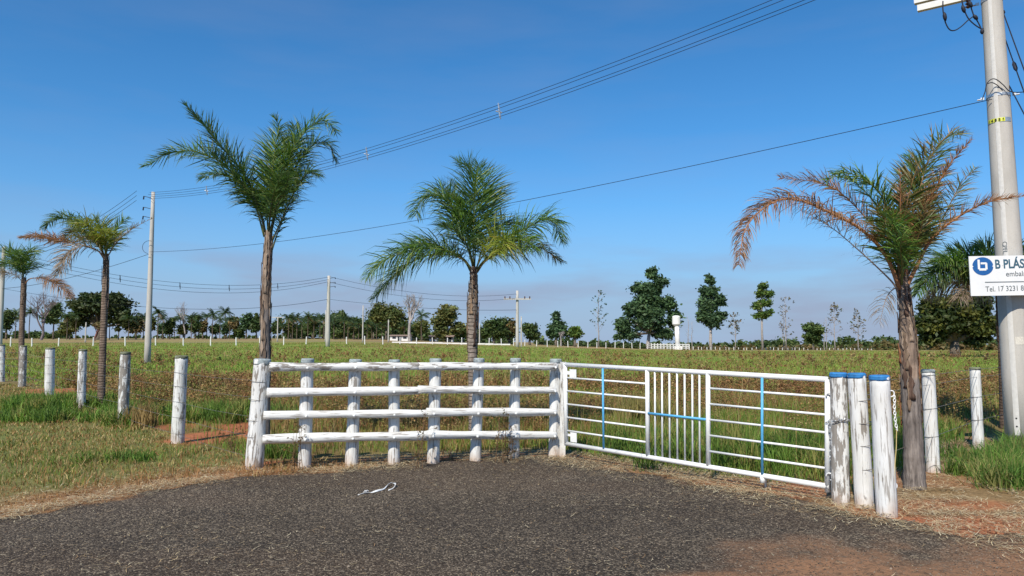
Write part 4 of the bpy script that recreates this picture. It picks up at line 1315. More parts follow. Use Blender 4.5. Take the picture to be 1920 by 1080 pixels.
def sagline(A, B, sag, n=28):
    return [A.lerp(B, t) - Vector((0, 0, 4 * sag * t * (1 - t))) for t in np.linspace(0, 1, n)]
def power_line(A, B, sag, offs, r, label, spacers=(), sp_size=.4, name='power_line', rB=None):
    t = thing(name, A, label, 'cable', 'overhead lines')
    rB = rB or r
    for ox, oz, ds in offs:
        o_ = Vector((ox, 0, oz))
        b = MB(); P = sagline(A + o_, B + o_, sag + ds)
        b.tube(P, [r + (rB - r) * k / (len(P) - 1) for k in range(len(P))], 5); b.build('strand', M_CABLE, t)
    P = sagline(A, B, sag, 201)
    for s in spacers:
        c = P[int(s * 200)]
        lo = min(o[1] for o in offs); hi = max(o[1] for o in offs)
        b = MB()
        b.tube([c + Vector((0, 0, hi + .06)), c + Vector((0.02, 0, hi - .08)), c + Vector((.03, 0, (hi + lo) / 2)), c + Vector((.06, 0, lo - .05))], [sp_size * .04, sp_size * .06, sp_size * .07, sp_size * .05], 6)
        b.tube([c + Vector((-.07, 0, (hi + lo) / 2)), c + Vector((.10, 0, (hi + lo) / 2 - .04))], sp_size * .035, 6)
        b.build('spacer', M_STEEL if sp_size < .5 else M_CABLE, t)
    return t
A0 = Vector((tA.x - .1, 39.8, at(288, 368, 40).z))
B0 = Vector((7.52, PY, 8.30))
OFF4 = ((0, .17, 0), (-.07, .05, 0), (.08, -.05, 0), (0, -.16, 0))
power_line(A0, B0, 1.0, OFF4, .0085, 'bundle of four spaced power cables crossing the sky to the near utility pole', (.20, .549, .714), .42, rB=.006)
power_line(Vector((tA.x, 39.8, at(288, 473, 40).z)), Vector((PX - .2, PY - .1, at(1842, 190, PY).z)), .55, ((0, 0, 0),), .009, 'single lower telephone cable between the field pole and the near pole', name='telephone_line', rB=.006)
L0 = Vector((tL.x, 62, tL.z - .6))
power_line(A0 + Vector((-.7, 0, 0)), L0, .9, ((0, .26, 0), (0, 0, 0), (0, -.26, 0)), .010, 'power cables falling from the field pole to the left edge behind the yellowing palm', rB=.02)
M0 = Vector((tM.x, 94, tM.z - .45))
power_line(L0, M0, 1.9, ((0, .3, 0), (.1, 0, .12), (0, -.3, .25)), .014, 'sagging power cables from the left edge pole to the far pole', (.27, .44, .60, .78), .6, rB=.02)
R0 = Vector((tR.x, 120, at(970, 555, 120).z))
power_line(M0, R0, 1.2, ((0, .35, 0), (0, -.35, 0)), .018, 'power cables from the far pole to the farthest pole behind the centre palm', (.7,), .7, rB=.022)
power_line(Vector((tA.x, 40, at(284, 475, 40).z)), Vector((tL.x, 62, at(0, 541, 62).z)), .35, ((0, 0, 0),), .012, 'telephone cable from the field pole down to the left edge pole', name='telephone_line', rB=.018)
power_line(Vector((tL.x, 62, at(0, 541, 62).z)), Vector((tM.x, 94, at(616, 561, 94).z)), 1.5, ((0, 0, 0),), .011, 'lowest thin cable passing behind the field pole to the far pole', name='telephone_line', rB=.025)
power_line(Vector((tM.x, 94, at(616, 561, 94).z)), Vector((tR.x, 120, at(970, 581, 120).z)), .5, ((0, 0, 0),), .015, 'thin lower cable between the two farthest utility poles', name='telephone_line', rB=.03)
for i, (a, c, lab) in enumerate((((1876, 10), (1960, 240), 'upper dark cable dropping from the near pole to the right edge'), ((1880, 60), (1960, 285), 'middle dark cable dropping from the near pole to the right edge'), ((1884, 145), (1960, 290), 'lowest dark cable dropping from the near pole to the right edge'))):
    A = at(*a, PY + .1); Bq = at(*c, PY - 1.5)
    far = A + (Bq - A) * 3.0
    t = thing('stay_cable', A, lab, 'cable', 'cables dropping at the right edge')
    b = MB(); b.tube([A, Bq, far], .009, 5); b.build('strand', M_CABLE, t)
    b = MB(); q = A.lerp(Bq, .28 if i == 1 else .05); q2 = A.lerp(Bq, .36 if i == 1 else .08); b.tube([q, q.lerp(q2, .3), q.lerp(q2, .7), q2], [.012, .03, .03, .012], 8); b.build('cable_fitting', M_CABLE, t, smooth=True)

# ------------------------------------------------------------------ background trees
def leaf_cloud(centers, radii, per, size, cols, g, flat=.7, jit=.25):
    """leaf-sized diamonds scattered in clumps"""
    centers = np.asarray(centers, float); K = len(centers)
    radii = np.broadcast_to(np.asarray(radii, float), (K,))
    n = K * per
    ci = np.repeat(np.arange(K), per)
    d = g.normal(0, 1, (n, 3)); d /= np.linalg.norm(d, axis=1)[:, None]
    r = np.minimum(np.abs(g.normal(0, .62, n)), 1.35)
    p = centers[ci] + d * (r * radii[ci])[:, None] * np.array([1, 1, flat])
    a = g.normal(0, 1, (n, 3)); a[:, 2] *= .6; a /= np.linalg.norm(a, axis=1)[:, None]
    b = np.cross(a, d * .8 + g.normal(0, .6, (n, 3))); b /= np.linalg.norm(b, axis=1)[:, None] + 1e-9
    s = size * g.uniform(.6, 1.3, n)[:, None]
    V = np.stack([p - a * s, p + b * s * .5, p + a * s, p - b * s * .5], 1)
    base = np.arange(n)[:, None] * 4
    T = (base[:, None, :] + np.array([[0, 1, 2], [0, 2, 3]])[None]).reshape(-1, 3)
    cols = np.asarray(cols, float)
    cc = cols[g.integers(0, len(cols), K)] * g.uniform(.75, 1.25, K)[:, None]
    C = cc[ci] * g.uniform(1 - jit, 1 + jit, n)[:, None]
    return V.reshape(-1, 3), T, np.repeat(C, 4, 0)

GRN = {'dark': [(0.070, 0.112, 0.032), (0.052, 0.090, 0.029), (0.096, 0.130, 0.038)],
       'dome': [(0.043, 0.068, 0.022), (0.038, 0.054, 0.019), (0.061, 0.075, 0.024)],
       'olive': [(0.109, 0.128, 0.035), (0.080, 0.108, 0.030), (0.145, 0.143, 0.043)],
       'rusty': [(0.141, 0.117, 0.047), (0.100, 0.114, 0.037), (0.200, 0.138, 0.056)],
       'euc': [(0.066, 0.121, 0.053), (0.085, 0.146, 0.060), (0.053, 0.098, 0.046)],
       'bright': [(0.102, 0.173, 0.032), (0.070, 0.128, 0.030), (0.145, 0.195, 0.041)],
       'yellow': [(0.102, 0.106, 0.019), (0.066, 0.082, 0.019), (0.049, 0.069, 0.019), (0.036, 0.055, 0.016)]}

def tree(name, label, u, Y, blobs, kind, v_base=None, per=50, K=42, size=.34, trunk_r=.25, flat=.75, bark=None, seed=0, limbs=9, group='trees across the field', clump=.40, shell=.35, trunk_top=None):
    """blobs: crown ellipses (u, v, ru, rv) in photo pixels at distance Y"""
    g = np.random.default_rng(seed)
    f = foot(u, Y)
    t = thing(name, f, label, 'tree', group)
    m = Y / F
    cs = []; rs = []
    tot = sum(b_[2] * b_[3] for b_ in blobs)
    for (bu, bv, ru, rv) in blobs:
        k = max(6, int(1.7 * K * (ru * rv) / tot))
        c = at(bu, bv, Y)
        d = g.normal(0, 1, (k, 3)); d /= np.linalg.norm(d, axis=1)[:, None]
        r = (shell + (1 - shell) * g.random(k))[:, None] * g.uniform(.75, 1.05, k)[:, None]
        rad = np.array([ru * m, min(ru, rv * 1.3) * m, rv * m])
        cr = clump * (ru * rv) ** .5 * m
        q = np.array(c) + d * r * np.maximum(rad - cr * .6, rad * .3)
        cs.append(q); rs.append(np.full(k, cr) * g.uniform(.6, 1.25, k))
    cs = np.concatenate(cs); rs = np.concatenate(rs)
    # trunk and limbs
    bk = bark or M_BARK
    tb = MB()
    mid = np.array(at(*(blobs[0][:2]), Y))
    zc = cs[:, 2].min()
    fork = Vector((f.x + (mid[0] - f.x) * .3, Y, f.z + max(.8, (min(zc + .15 * (cs[:, 2].max() - zc), cs[:, 2].max()) - f.z) * .75)))
    if trunk_top: fork = Vector((f.x, Y, at(u, trunk_top, Y).z))
    tb.tube([f - Vector((0, 0, .3)), f.lerp(fork, .35) + Vector((g.normal(0, .1), 0, 0)), fork], [trunk_r * 1.25, trunk_r, trunk_r * .8], 9)
    tb.build('trunk', bk, t, smooth=True)
    lb = MB()
    order = g.permutation(len(cs))[:limbs]
    for j in order:
        q = Vector(cs[j]); md = fork.lerp(q, .5) + Vector((g.normal(0, .3), g.normal(0, .3), g.normal(.2, .3)))
        lb.tube([fork, md, q], [trunk_r * .55, trunk_r * .35, trunk_r * .12], 6)
    if limbs: lb.build('limbs', bk, t, smooth=True)
    V, T, C = leaf_cloud(cs, rs, int(per * 1.35), size * 1.12, GRN[kind], g, flat)
    cr_ = fast_mesh('crown', V, T, C, M_LEAF, t)
    return t

def bare_tree(label, u, Y, v_top, spread, mat, seed, levels=5, r=.22, lean=.0, leaves=0, kind='rusty', group='trees across the field', split=.35, name='bare_tree', kids=(2, 3), lsize=.2):
    g = random.Random(seed)
    f = foot(u, Y)
    t = thing(name, f, label, 'tree', group)
    H = at(u, v_top, Y).z - f.z
    tb, lb = MB(), MB(); tips = []
    def grow(p, d, L, r_, lev):
        q = p + d * L
        mid = p.lerp(q, .5) + Vector((g.gauss(0, 1), g.gauss(0, 1), g.gauss(0, .5))) * L * .06
        (tb if lev == 0 else lb).tube([p, mid, q], [r_, r_ * .85, r_ * .68], 7 if lev < 2 else 4, cap=False)
        if lev >= levels: tips.append(q); return
        for k in range(g.randint(*kids) if lev else kids[1] + 1):
            ax = Vector((g.gauss(0, 1), g.gauss(0, 1), g.gauss(0, .6))).normalized()
            nd = (d + ax * spread * (1.0 if lev else .9) + Vector((0, 0, .18))).normalized()
            st = p.lerp(q, g.uniform(.55, 1.0)) if lev else p.lerp(q, g.uniform(split + .45, 1.0))
            grow(st, nd, L * g.uniform(.62, .82) if lev else H * .30 * g.uniform(.8, 1.1), r_ * .58, lev + 1)
    grow(f - Vector((0, 0, .3)), Vector((lean, 0, 1)).normalized(), H * split, r, 0)
    tb.build('trunk', mat, t, smooth=True); lb.build('branches', mat, t, smooth=True)
    if leaves and tips:
        gg = np.random.default_rng(seed)
        V, T, C = leaf_cloud(np.array([tuple(q) for q in tips]), .6, leaves, lsize, GRN[kind], gg)
        fast_mesh('crown', V, T, C, M_LEAF, t)
    return t

def spindly(label, u, Y, v_top, seed, tufts, kind='euc', half=18, r=.16, group='thin eucalyptus trees', per=34, mat=None, v_low=None, twig=26, size=.26):
    """thin straight stem with short side twigs and a few leafy tufts"""
    g = np.random.default_rng(seed); m = Y / F
    f = foot(u, Y); t = thing('eucalyptus_tree', f, label, 'tree', group)
    top = at(u, v_top, Y); H = top.z - f.z
    mat = mat or M_PALEBARK
    xs = g.normal(0, .15, 5)
    st = [Vector((f.x + xs[k] * (k > 0), Y, f.z - .3 + H * k / 4)) for k in range(5)]
    b = MB(); b.tube(st, [r, r * .8, r * .6, r * .4, r * .15], 7); b.build('trunk', mat, t, smooth=True)
    b = MB(); ends = []
    for k in range(twig):
        h = g.uniform(.25, .97)
        p = Vector((np.interp(h * 4, range(5), [s.x for s in st]), Y, f.z + H * h))
        w = g.uniform(0, 6.28); L = half * m * (1.15 - h * .75) * g.uniform(.4, 1.0)
        q = p + Vector((math.cos(w) * L, math.sin(w) * L, L * g.uniform(.25, .9)))
        b.tube([p, p.lerp(q, .5) + Vector((0, 0, -.05 * L)), q], [r * .25, r * .18, r * .08], 4)
        ends.append(q); 
        q2 = q + Vector((g.normal(0, .5) * L * .5, g.normal(0, .3) * L, L * .35)); b.tube([p.lerp(q, .6), q2], [r * .15, r * .05], 4); ends.append(q2)
    b.build('branches', mat, t)
    if tufts:
        cs, rs = [], []
        for (tu, tv, tr_) in tufts: cs.append(at(tu, tv, Y + g.normal(0, 6 * m))); rs.append(tr_ * m)
        V, T, C = leaf_cloud(np.array([tuple(c) for c in cs]), np.array(rs), per, size, GRN[kind], g, .7)
        V2, T2, C2 = leaf_cloud(np.array([tuple(c) for c in ends]), 2.2 * m, 7, size * .8, GRN[kind], g, .8)
        fast_mesh('crown', np.concatenate([V, V2]), np.concatenate([T, T2 + len(V)]), np.concatenate([C, C2]), M_LEAF, t)
    return t

# left part
tree('umbrella_tree', 'huge dark umbrella-shaped tree on the left beyond the yellowing palm', 186, 190, [(187, 576, 76, 30), (146, 598, 38, 20), (230, 598, 36, 26), (190, 558, 46, 16), (215, 570, 44, 22), (160, 572, 42, 20)], 'dome', K=150, per=60, size=.5, trunk_r=.6, seed=11, limbs=24, clump=.34, shell=.35)
bare_tree('leafless purple-grey tree with forked pale trunk between the two left palms', 76, 170, 535, .62, bark_mat('purple_grey_bark', (.13, .105, .105), (.30, .25, .25), .2, 6, 0, .4), 21, 6, .34, .12, split=.28)
bare_tree('leafless grey tree rising above the palm row right of the field pole', 344, 230, 572, .45, M_PALEBARK, 23, 5, .3, 0, split=.42)
bare_tree('small reddish bare tree under the right side of the umbrella-shaped tree', 178, 165, 598, .6, bark_mat('reddish_bark', (.15, .07, .06), (.26, .14, .12), .2, 6), 24, 5, .25, 0, split=.25, leaves=3, kind='rusty')
lt = [(100, 588, 20, 26, 'dark', 'small dark tree left of the umbrella-shaped tree', 215), (12, 600, 16, 24, 'dark', 'dark bushy tree at the left edge behind the small palm', 215), (255, 608, 20, 20, 'rusty', 'brownish tree just left of the field utility pole', 220),
      (130, 612, 24, 16, 'olive', 'olive bush low under the left side of the umbrella-shaped tree', 200),
      (318, 612, 12, 18, 'dark', 'narrow dark tree right of the field utility pole', 225), (365, 606, 12, 20, 'dark', 'dark tree below the leafless grey tree', 225), (440, 606, 11, 16, 'rusty', 'grey-green open tree in the row left of the dark-crowned palm', 225),
      (462, 602, 13, 20, 'euc', 'grey-green tree close to the left of the dark-crowned palm trunk', 225), (480, 606, 12, 22, 'dark', 'dark tree touching the left of the dark-crowned palm trunk', 225), (448, 622, 12, 12, 'dark', 'low dark bush beneath the grey-green trees left of the dark-crowned palm', 225),
      (520, 610, 12, 18, 'dark', 'dark tree behind the thin lamp post', 235),
      (282, 606, 10, 16, 'olive', 'small olive tree partly hidden by the field utility pole', 230), (305, 616, 10, 12, 'euc', 'low grey-green tree at the start of the palm row', 228), (343, 616, 11, 12, 'olive', 'low olive tree at the foot of the leafless grey tree', 232),
      (380, 612, 10, 14, 'rusty', 'brownish tree among the far palms, before the two tallest', 232), (404, 616, 11, 12, 'dark', 'low dark tree between the two tallest far palms', 232), (425, 614, 10, 14, 'euc', 'grey-green tree under the tallest far palm', 230),
      (545, 608, 13, 18, 'olive', 'olive tree at the left end of the dense palm grove', 238), (585, 606, 16, 18, 'dark', 'dark tree within the palm grove, left of the far utility pole', 238), (700, 606, 14, 18, 'euc', 'grey-green tree right of the tall thin post', 236),
      (790, 612, 16, 16, 'olive', 'olive tree between the thick-limbed bare tree and tall olive tree', 220), (885, 618, 12, 16, 'dark', 'dark tree hidden behind the centre palm trunk', 215)]
for i, (u, v, ru, rv, k, lab, Y) in enumerate(lt):
    tree('broadleaf_tree', lab, u, Y, [(u, v, ru * 1.1, rv), (u + ru * .3, v - rv * .4, ru * .6, rv * .6), (u - ru * .2, v + rv * .5, ru, rv * .5)], k, K=34, per=40, size=.36, trunk_r=.22, seed=30 + i, limbs=5, clump=.52)
# middle
mt = [('broadleaf_tree', 632, 225, [(632, 602, 20, 20), (640, 592, 14, 12), (634, 622, 18, 14)], 'dark', 'dense dark tree behind the far utility pole', 50), ('broadleaf_tree', 664, 225, [(664, 610, 22, 20)], 'dark', 'dark tree between the far utility pole and the tall thin post', 40),
      ('umbrella_tree', 724, 205, [(724, 592, 44, 26), (716, 580, 28, 16), (748, 606, 24, 18)], 'olive', 'wide dome-crowned tree below the hanging fronds of the centre palm', 80),
      ('broadleaf_tree', 838, 180, [(838, 594, 30, 24), (826, 610, 22, 26), (858, 616, 20, 20), (842, 580, 20, 12), (838, 626, 26, 14)], 'olive', 'tall olive tree just left of the centre palm trunk', 80), ('broadleaf_tree', 868, 185, [(866, 622, 16, 16)], 'bright', 'bright green bush at the foot of the tall olive tree', 30),
      ('broadleaf_tree', 925, 185, [(925, 612, 28, 18), (910, 624, 22, 16), (940, 606, 22, 12), (935, 626, 26, 14)], 'dark', 'broad low dark tree between the centre palm trunk and the farthest utility pole', 70), ('broadleaf_tree', 955, 190, [(955, 616, 16, 22)], 'rusty', 'brown-topped tree just left of the farthest utility pole', 36),
      ('broadleaf_tree', 994, 190, [(994, 618, 18, 18), (998, 626, 18, 14)], 'dark', 'round dark tree right of the farthest utility pole', 44),
      ('broadleaf_tree', 1044, 175, [(1044, 612, 20, 18), (1042, 592, 12, 12), (1050, 622, 24, 16), (1034, 624, 14, 14)], 'euc', 'pointed green tree standing alone right of centre', 60), ('broadleaf_tree', 1078, 172, [(1078, 624, 14, 14)], 'bright', 'spiky green bush leaning right of the pointed green tree', 30)]
for i, (nm, u, Y, bl, k, lab, K) in enumerate(mt):
    tree(nm, lab, u, Y, bl, k, K=K, per=46, size=.38, trunk_r=.32, seed=60 + i, limbs=8, clump=.46)
bare_tree('leafless grey tree with thick limbs below the centre palm fronds', 768, 180, 548, .5, M_PALEBARK, 71, 5, .42, 0, split=.40)
# dead stump beside the pointed tree
bare_tree('short dead pale tree against the pointed green tree', 1052, 168, 618, .5, M_PALEBARK, 73, 3, .25, 0, split=.5)
spindly('thin nearly leafless tree with faint tufts left of the biggest eucalyptus', 1122, 185, 544, 81, [(1126, 549, 4), (1116, 555, 3), (1135, 570, 4), (1108, 600, 4), (1136, 590, 3)], 'euc', 24, .16, per=12)
bigE = [(1222, 512, 20, 14), (1200, 540, 24, 20), (1240, 526, 22, 16), (1215, 562, 36, 24), (1250, 570, 22, 24), (1185, 580, 26, 22), (1215, 605, 44, 28), (1168, 612, 22, 24), (1264, 600, 18, 28), (1240, 625, 34, 18), (1180, 628, 30, 14), (1215, 585, 40, 24), (1158, 630, 14, 14), (1225, 545, 26, 24)]
tree('eucalyptus_tree', 'biggest eucalyptus with layered dark crown left of the water tower', 1215, 180, bigE, 'euc', K=190, per=58, size=.44, trunk_r=.45, seed=91, limbs=26, group='large eucalyptus trees', clump=.46, bark=M_PALEBARK)
tree('eucalyptus_tree', 'tall dark conical eucalyptus right of the water tower', 1333, 190, [(1331, 525, 12, 14), (1330, 548, 20, 18), (1345, 565, 22, 16), (1325, 572, 24, 20), (1318, 592, 18, 18), (1336, 600, 24, 22), (1350, 592, 16, 14)], 'euc', K=120, per=56, size=.42, trunk_r=.4, seed=92, limbs=20, group='large eucalyptus trees', clump=.46, bark=M_PALEBARK)
spindly('small thin grey tree right of the conical eucalyptus', 1378, 195, 586, 82, [(1378, 592, 6), (1388, 602, 7), (1368, 612, 6), (1382, 615, 6), (1374, 602, 5)], 'rusty', 16, .14, per=26)
tree('eucalyptus_tree', 'slim tall eucalyptus with bright upper crown and bare lower trunk', 1430, 185, [(1430, 536, 13, 10), (1428, 550, 17, 12), (1441, 552, 12, 11), (1436, 567, 18, 12), (1420, 574, 12, 12), (1442, 584, 10, 10), (1419, 592, 10, 9), (1431, 590, 15, 12)], 'bright', K=84, per=30, size=.32, trunk_r=.26, seed=93, limbs=14, bark=M_PALEBARK, clump=.55, trunk_top=560, group='large eucalyptus trees')
spindly('thin bare pale tree with curved top between the slim eucalyptus and the round tree', 1474, 200, 556, 83, [(1480, 560, 4), (1488, 566, 3)], 'rusty', 16, .16, per=8)
spindly('thin bare tree touching the left of the curved-top tree', 1470, 205, 580, 84, [], 'rusty', 12, .14)
tree('round_tree', 'small round dark tree standing alone on the right of the field', 1525, 165, [(1524, 618, 23, 17), (1524, 632, 20, 14)], 'dark', K=60, per=52, size=.34, trunk_r=.24, seed=94, limbs=10, clump=.32)
spindly('thin tree with small brown crown right of the round dark tree', 1566, 195, 570, 85, [(1566, 574, 7), (1576, 580, 6), (1558, 580, 5), (1570, 590, 4)], 'rusty', 16, .16, per=22)
spindly('thin open tree farthest right of the bare eucalyptus row', 1609, 195, 583, 86, [(1610, 588, 5), (1620, 600, 5), (1596, 605, 5), (1612, 602, 4), (1604, 612, 4)], 'rusty', 18, .15, per=20)
for i, (u, vt) in enumerate(((1290, 590), (1298, 602), (1545, 602), (1550, 592))):
    spindly(('thin bare stem right beside the water tower', 'second thin bare stem between the water tower and the conical eucalyptus', 'short bare stem behind the right of the round dark tree', 'bare stem just right of the round dark tree')[i], u, 200, vt, 87 + i, [], 'rusty', 8, .13, twig=12)
tree('broad_tree', 'wide leafy tree with yellow-green top in the field left of the near utility pole', 1790, 60, [(1790, 600, 74, 46), (1742, 612, 40, 36), (1840, 605, 40, 40), (1790, 570, 60, 26), (1750, 635, 34, 18), (1835, 638, 36, 18), (1755, 578, 44, 26), (1830, 572, 46, 28)], 'yellow', K=210, per=64, size=.17, trunk_r=.38, seed=95, limbs=30, clump=.32, shell=.4, trunk_top=640)

# far palms: three meshes shared by all copies
def far_palm_proto(seed):
    g = random.Random(seed); gn = np.random.default_rng(seed)
    b = MB(); H = 8.0
    b.tube([Vector((0, 0, -.3)), Vector((g.uniform(-.15, .15), 0, H * .5)), Vector((0, 0, H))], [.17, .13, .12], 7, (.85, .8, .75))
    c = MB()
    for k in range(22):
        w = k * 2.4 + g.random(); el = g.uniform(-.2, 1.25); L = g.uniform(2.5, 3.4)
        d = Vector((math.cos(w) * math.cos(el), math.sin(w) * math.cos(el), math.sin(el)))
        p = Vector((0, 0, H)); dry = el < -.02
        col = (.20, .15, .07) if dry and g.random() < .6 else random.Random(seed + k).choice([(.050, .085, .028), (.070, .11, .032), (.055, .090, .038)])
        side = d.cross(Vector((0, 0, 1)));  side = side.normalized() if side.length > .1 else Vector((1, 0, 0))
        for s in range(7):
            q = p + d * (L / 7)
            for sg in (-1, 1):
                for h in (0, .5):
                    a = p.lerp(q, h); ln = .95 * math.sin(math.pi * (s + 1.2 + h) / 8.6) + .12
                    tip = a + (side * sg * .75 + d * .6 + Vector((0, 0, -.45 + g.uniform(-.25, .3)))) * ln
                    c.add([a, p.lerp(q, h + .45), tip], [(0, 1, 2)], col)
            p = q; d = (d + Vector((0, 0, -.21))).normalized()
    return b, c
FP = []
for s in (1, 2, 3, 4):
    tb, cb = far_palm_proto(s)
    FP.append((tb, cb))
def palm_meshes():
    out = []
    for tb, cb in FP:
        ms = []
        for q, mat, nm in ((tb, M_BARK, 'trunk'), (cb, M_PALMLEAF, 'crown')):
            me = bpy.data.meshes.new(nm); me.from_pydata(np.concatenate(q.v).tolist(), [], q.f)
            ca = me.color_attributes.new('Col', 'FLOAT_COLOR', 'POINT'); cc = np.concatenate(q.c)
            ca.data.foreach_set('color', np.concatenate([cc, np.ones((len(cc), 1))], 1).ravel()); me.materials.append(mat); ms.append(me)
        out.append(ms)
    return out
PM = palm_meshes()
def far_palm(u, v_top, Y, label, group, i):
    f = foot(u, Y); top = at(u, v_top, Y).z
    s = (top - f.z) / 9.6
    M = Matrix.Translation(f) @ Matrix.Rotation(i * 2.1, 4, 'Z') @ Matrix.Diagonal((max(s, .75), max(s, .75), s, 1))
    o = bpy.data.objects.new('far_palm', None); link(o, None, M); tag(o, label, 'palm', group)
    for me, nm in zip(PM[i % 4], ('trunk', 'crown')):
        link(bpy.data.objects.new(nm, me), o, M)
i = 0
clA = [(10, 585), (28, 580), (35, 590), (54, 577)]
clB = [(125, 586), (142, 580), (205, 590), (222, 580), (240, 590), (268, 586)]
clC = [(295, 577), (304, 590), (327, 592), (337, 588), (358, 588), (372, 590), (387, 585), (398, 581), (412, 592), (421, 577), (430, 592)]
clD = [(540, 588), (548, 592), (556, 588), (566, 594), (577, 586), (588, 592), (600, 588), (606, 590), (618, 594), (626, 590), (645, 594), (652, 592), (662, 606), (672, 600), (688, 602), (697, 606), (706, 600), (716, 604), (735, 602), (748, 606), (758, 604), (790, 582), (530, 606)]
for cl, lab, grp, Y in ((clA, 'one of the thin far palms at the left edge', 'far palms at the left edge', 225), (clB, 'one of the far palms before the umbrella-shaped tree', 'far palms under the umbrella tree', 180),
                     (clC, 'one of the far palms between the field pole and dark-crowned palm', 'far palms right of the field pole', 215), (clD, 'one of the far palms in the dense grove around the far utility pole', 'far palm grove')  + (195,)):
    for k, (u, v) in enumerate(cl):
        ordn = ('leftmost', 'second', 'third', 'fourth', 'fifth', 'sixth', 'seventh', 'eighth', 'ninth', 'tenth', 'rightmost')
        if len(cl) < 12:
            od = ordn[k] if k < len(cl) - 1 else 'rightmost'
            lb_ = lab.replace('one of the', od + ' from the left of the' if 0 < k < len(cl) - 1 else od + ' of the')
        else: lb_ = lab
        far_palm(u, v, Y + (k * 7 % 23), lb_, grp, i); i += 1
# ------------------------------------------------------------------ far structures
# water tower
YW = 170
fw = foot(1269.5, YW)
wt = thing('water_tower', fw, 'white water tower of a cylinder tank on a slim column', 'water tower')
def zat(v): return at(1268, v, YW).z
b = MB(); b.tube([Vector((fw.x + .15, YW, fw.z - .2)), Vector((fw.x, YW, zat(609)))], [.58, .50], 20); b.build('column', M_WHITEWASH, wt, smooth=True)
b = MB(); b.tube([Vector((fw.x - .1, YW, z)) for z in (zat(612), zat(609.5), zat(608), zat(594.5), zat(592.5), zat(591.5))], [.5, .75, .92, .92, .80, .3], 24); b.build('tank', M_WHITEWASH, wt, smooth=False)
b = MB(); b.box((fw.x, YW - .8, fw.z + .3), 1.6, 1.4, .7); b.build('plinth', M_WHITEWASH, wt)
def rail_pen(u0, u1, Y, n, h, label, rows=3, depth=6.0, sides=True):
    f0, f1 = foot(u0, Y), foot(u1, Y)
    t = thing('white_pen_fence', f0, label, 'fence')
    for k in range(n):
        p = f0.lerp(f1, k / (n - 1)); b = MB(); b.box(p + Vector((0, 0, h / 2)), .16, .16, h); b.build('post', M_WHITEWASH, t)
    for r in range(rows):
        z = h * (r + .7) / rows * .95
        b = MB(); b.box(f0.lerp(f1, .5) + Vector((0, -.1, z)), (f1 - f0).length + .2, .06, .13); b.build('rail', M_WHITEWASH, t)
        if sides:
            for p in (f0, f1):
                b = MB(); b.box(p + Vector((0, depth / 2, z)), .06, depth, .13); b.build('rail', M_WHITEWASH, t)
rail_pen(1221, 1292, 164, 13, 1.25, 'white railed pen around the foot of the water tower')
# low white wall and small buildings among the trees
fa, fb = foot(735, 138), foot(957, 138)
wl_ = thing('low_wall', fa, 'long low white wall across the field behind the centre palm', 'wall')
nseg = 14
for k in range(nseg):
    a, c = fa.lerp(fb, k / nseg), fa.lerp(fb, (k + 1) / nseg)
    b = MB(); b.box(a.lerp(c, .5) + Vector((0, 0, .22)), (c - a).length - .03, .25, .20 + .03 * (k % 3)); b.build('panel', M_WHITEWASH, wl_)
def house(u0, u1, Y, h, rh, label):
    f0, f1 = foot(u0, Y), foot(u1, Y); w = f1.x - f0.x; d = 5.0
    t = thing('house', f0.lerp(f1, .5), label, 'house', 'small white buildings among the trees')
    cx_, z0 = (f0.x + f1.x) / 2, min(f0.z, f1.z) - .2
    b = MB(); b.box((cx_, Y + d / 2, z0 + h / 2), w, d, h); b.build('wall', M_WHITEWASH, t)
    b = MB(); e = .35
    vs = [(cx_ - w / 2 - e, Y - e, z0 + h), (cx_ + w / 2 + e, Y - e, z0 + h), (cx_ + w / 2 + e, Y + d + e, z0 + h), (cx_ - w / 2 - e, Y + d + e, z0 + h), (cx_ - w / 2 - e, Y + d / 2, z0 + h + rh), (cx_ + w / 2 + e, Y + d / 2, z0 + h + rh)]
    b.add(vs, [(0, 1, 5, 4), (2, 3, 4, 5), (0, 4, 3), (1, 2, 5), (0, 3, 2, 1)]); b.build('roof', M_ROOF, t)
    for k, nm in ((-.28, 'window'), (.28, 'window'), (0, 'door')):
        b = MB(); hh = 1.35 if nm == 'door' else .6; zz_ = z0 + (hh / 2 + .05 if nm == 'door' else 1.1)
        b.box((cx_ + k * w, Y - .02, zz_), .9, .06, hh); b.build(nm, M_DARKGLASS, t)
house(731, 767, 192, 1.5, .35, 'low white building with flat roof behind the thin palm trunks')
house(805, 818, 190, 1.5, .35, 'small white shed left of the tall olive tree')
house(838, 848, 176, 1.5, .4, 'tiny white shed in front of the tall olive tree')

# far fence posts
def far_fence(posts, label, hgt, sz, wires=True):
    f0 = foot(posts[0][0], posts[0][1])
    t = thing('far_fence', f0, label, 'fence')
    me = None; tops = []
    for k, (u, Y) in enumerate(posts):
        f = foot(u, Y)
        if me is None:
            b = MB(); b.tube([Vector((0, 0, -.2)), Vector((0, 0, hgt - .04)), Vector((0, 0, hgt))], [sz * .53, sz * .5, sz * .36], 7)
            o = b.build('post', M_WHITEWASH, t, Matrix.Translation(f)); me = o.data
        else:
            o = bpy.data.objects.new('post', me); link(o, t, Matrix.Translation(f) @ Matrix.Rotation(random.uniform(-.05, .05), 4, 'Y') @ Matrix.Scale(random.uniform(.88, 1.08), 4, (0, 0, 1)))
        tops.append(f)
    for h in (.5, .95):
        b = MB(); b.tube([p + Vector((0, 0, h)) for p in tops], .012, 4); b.build('wire_strand', M_WIRE, t)
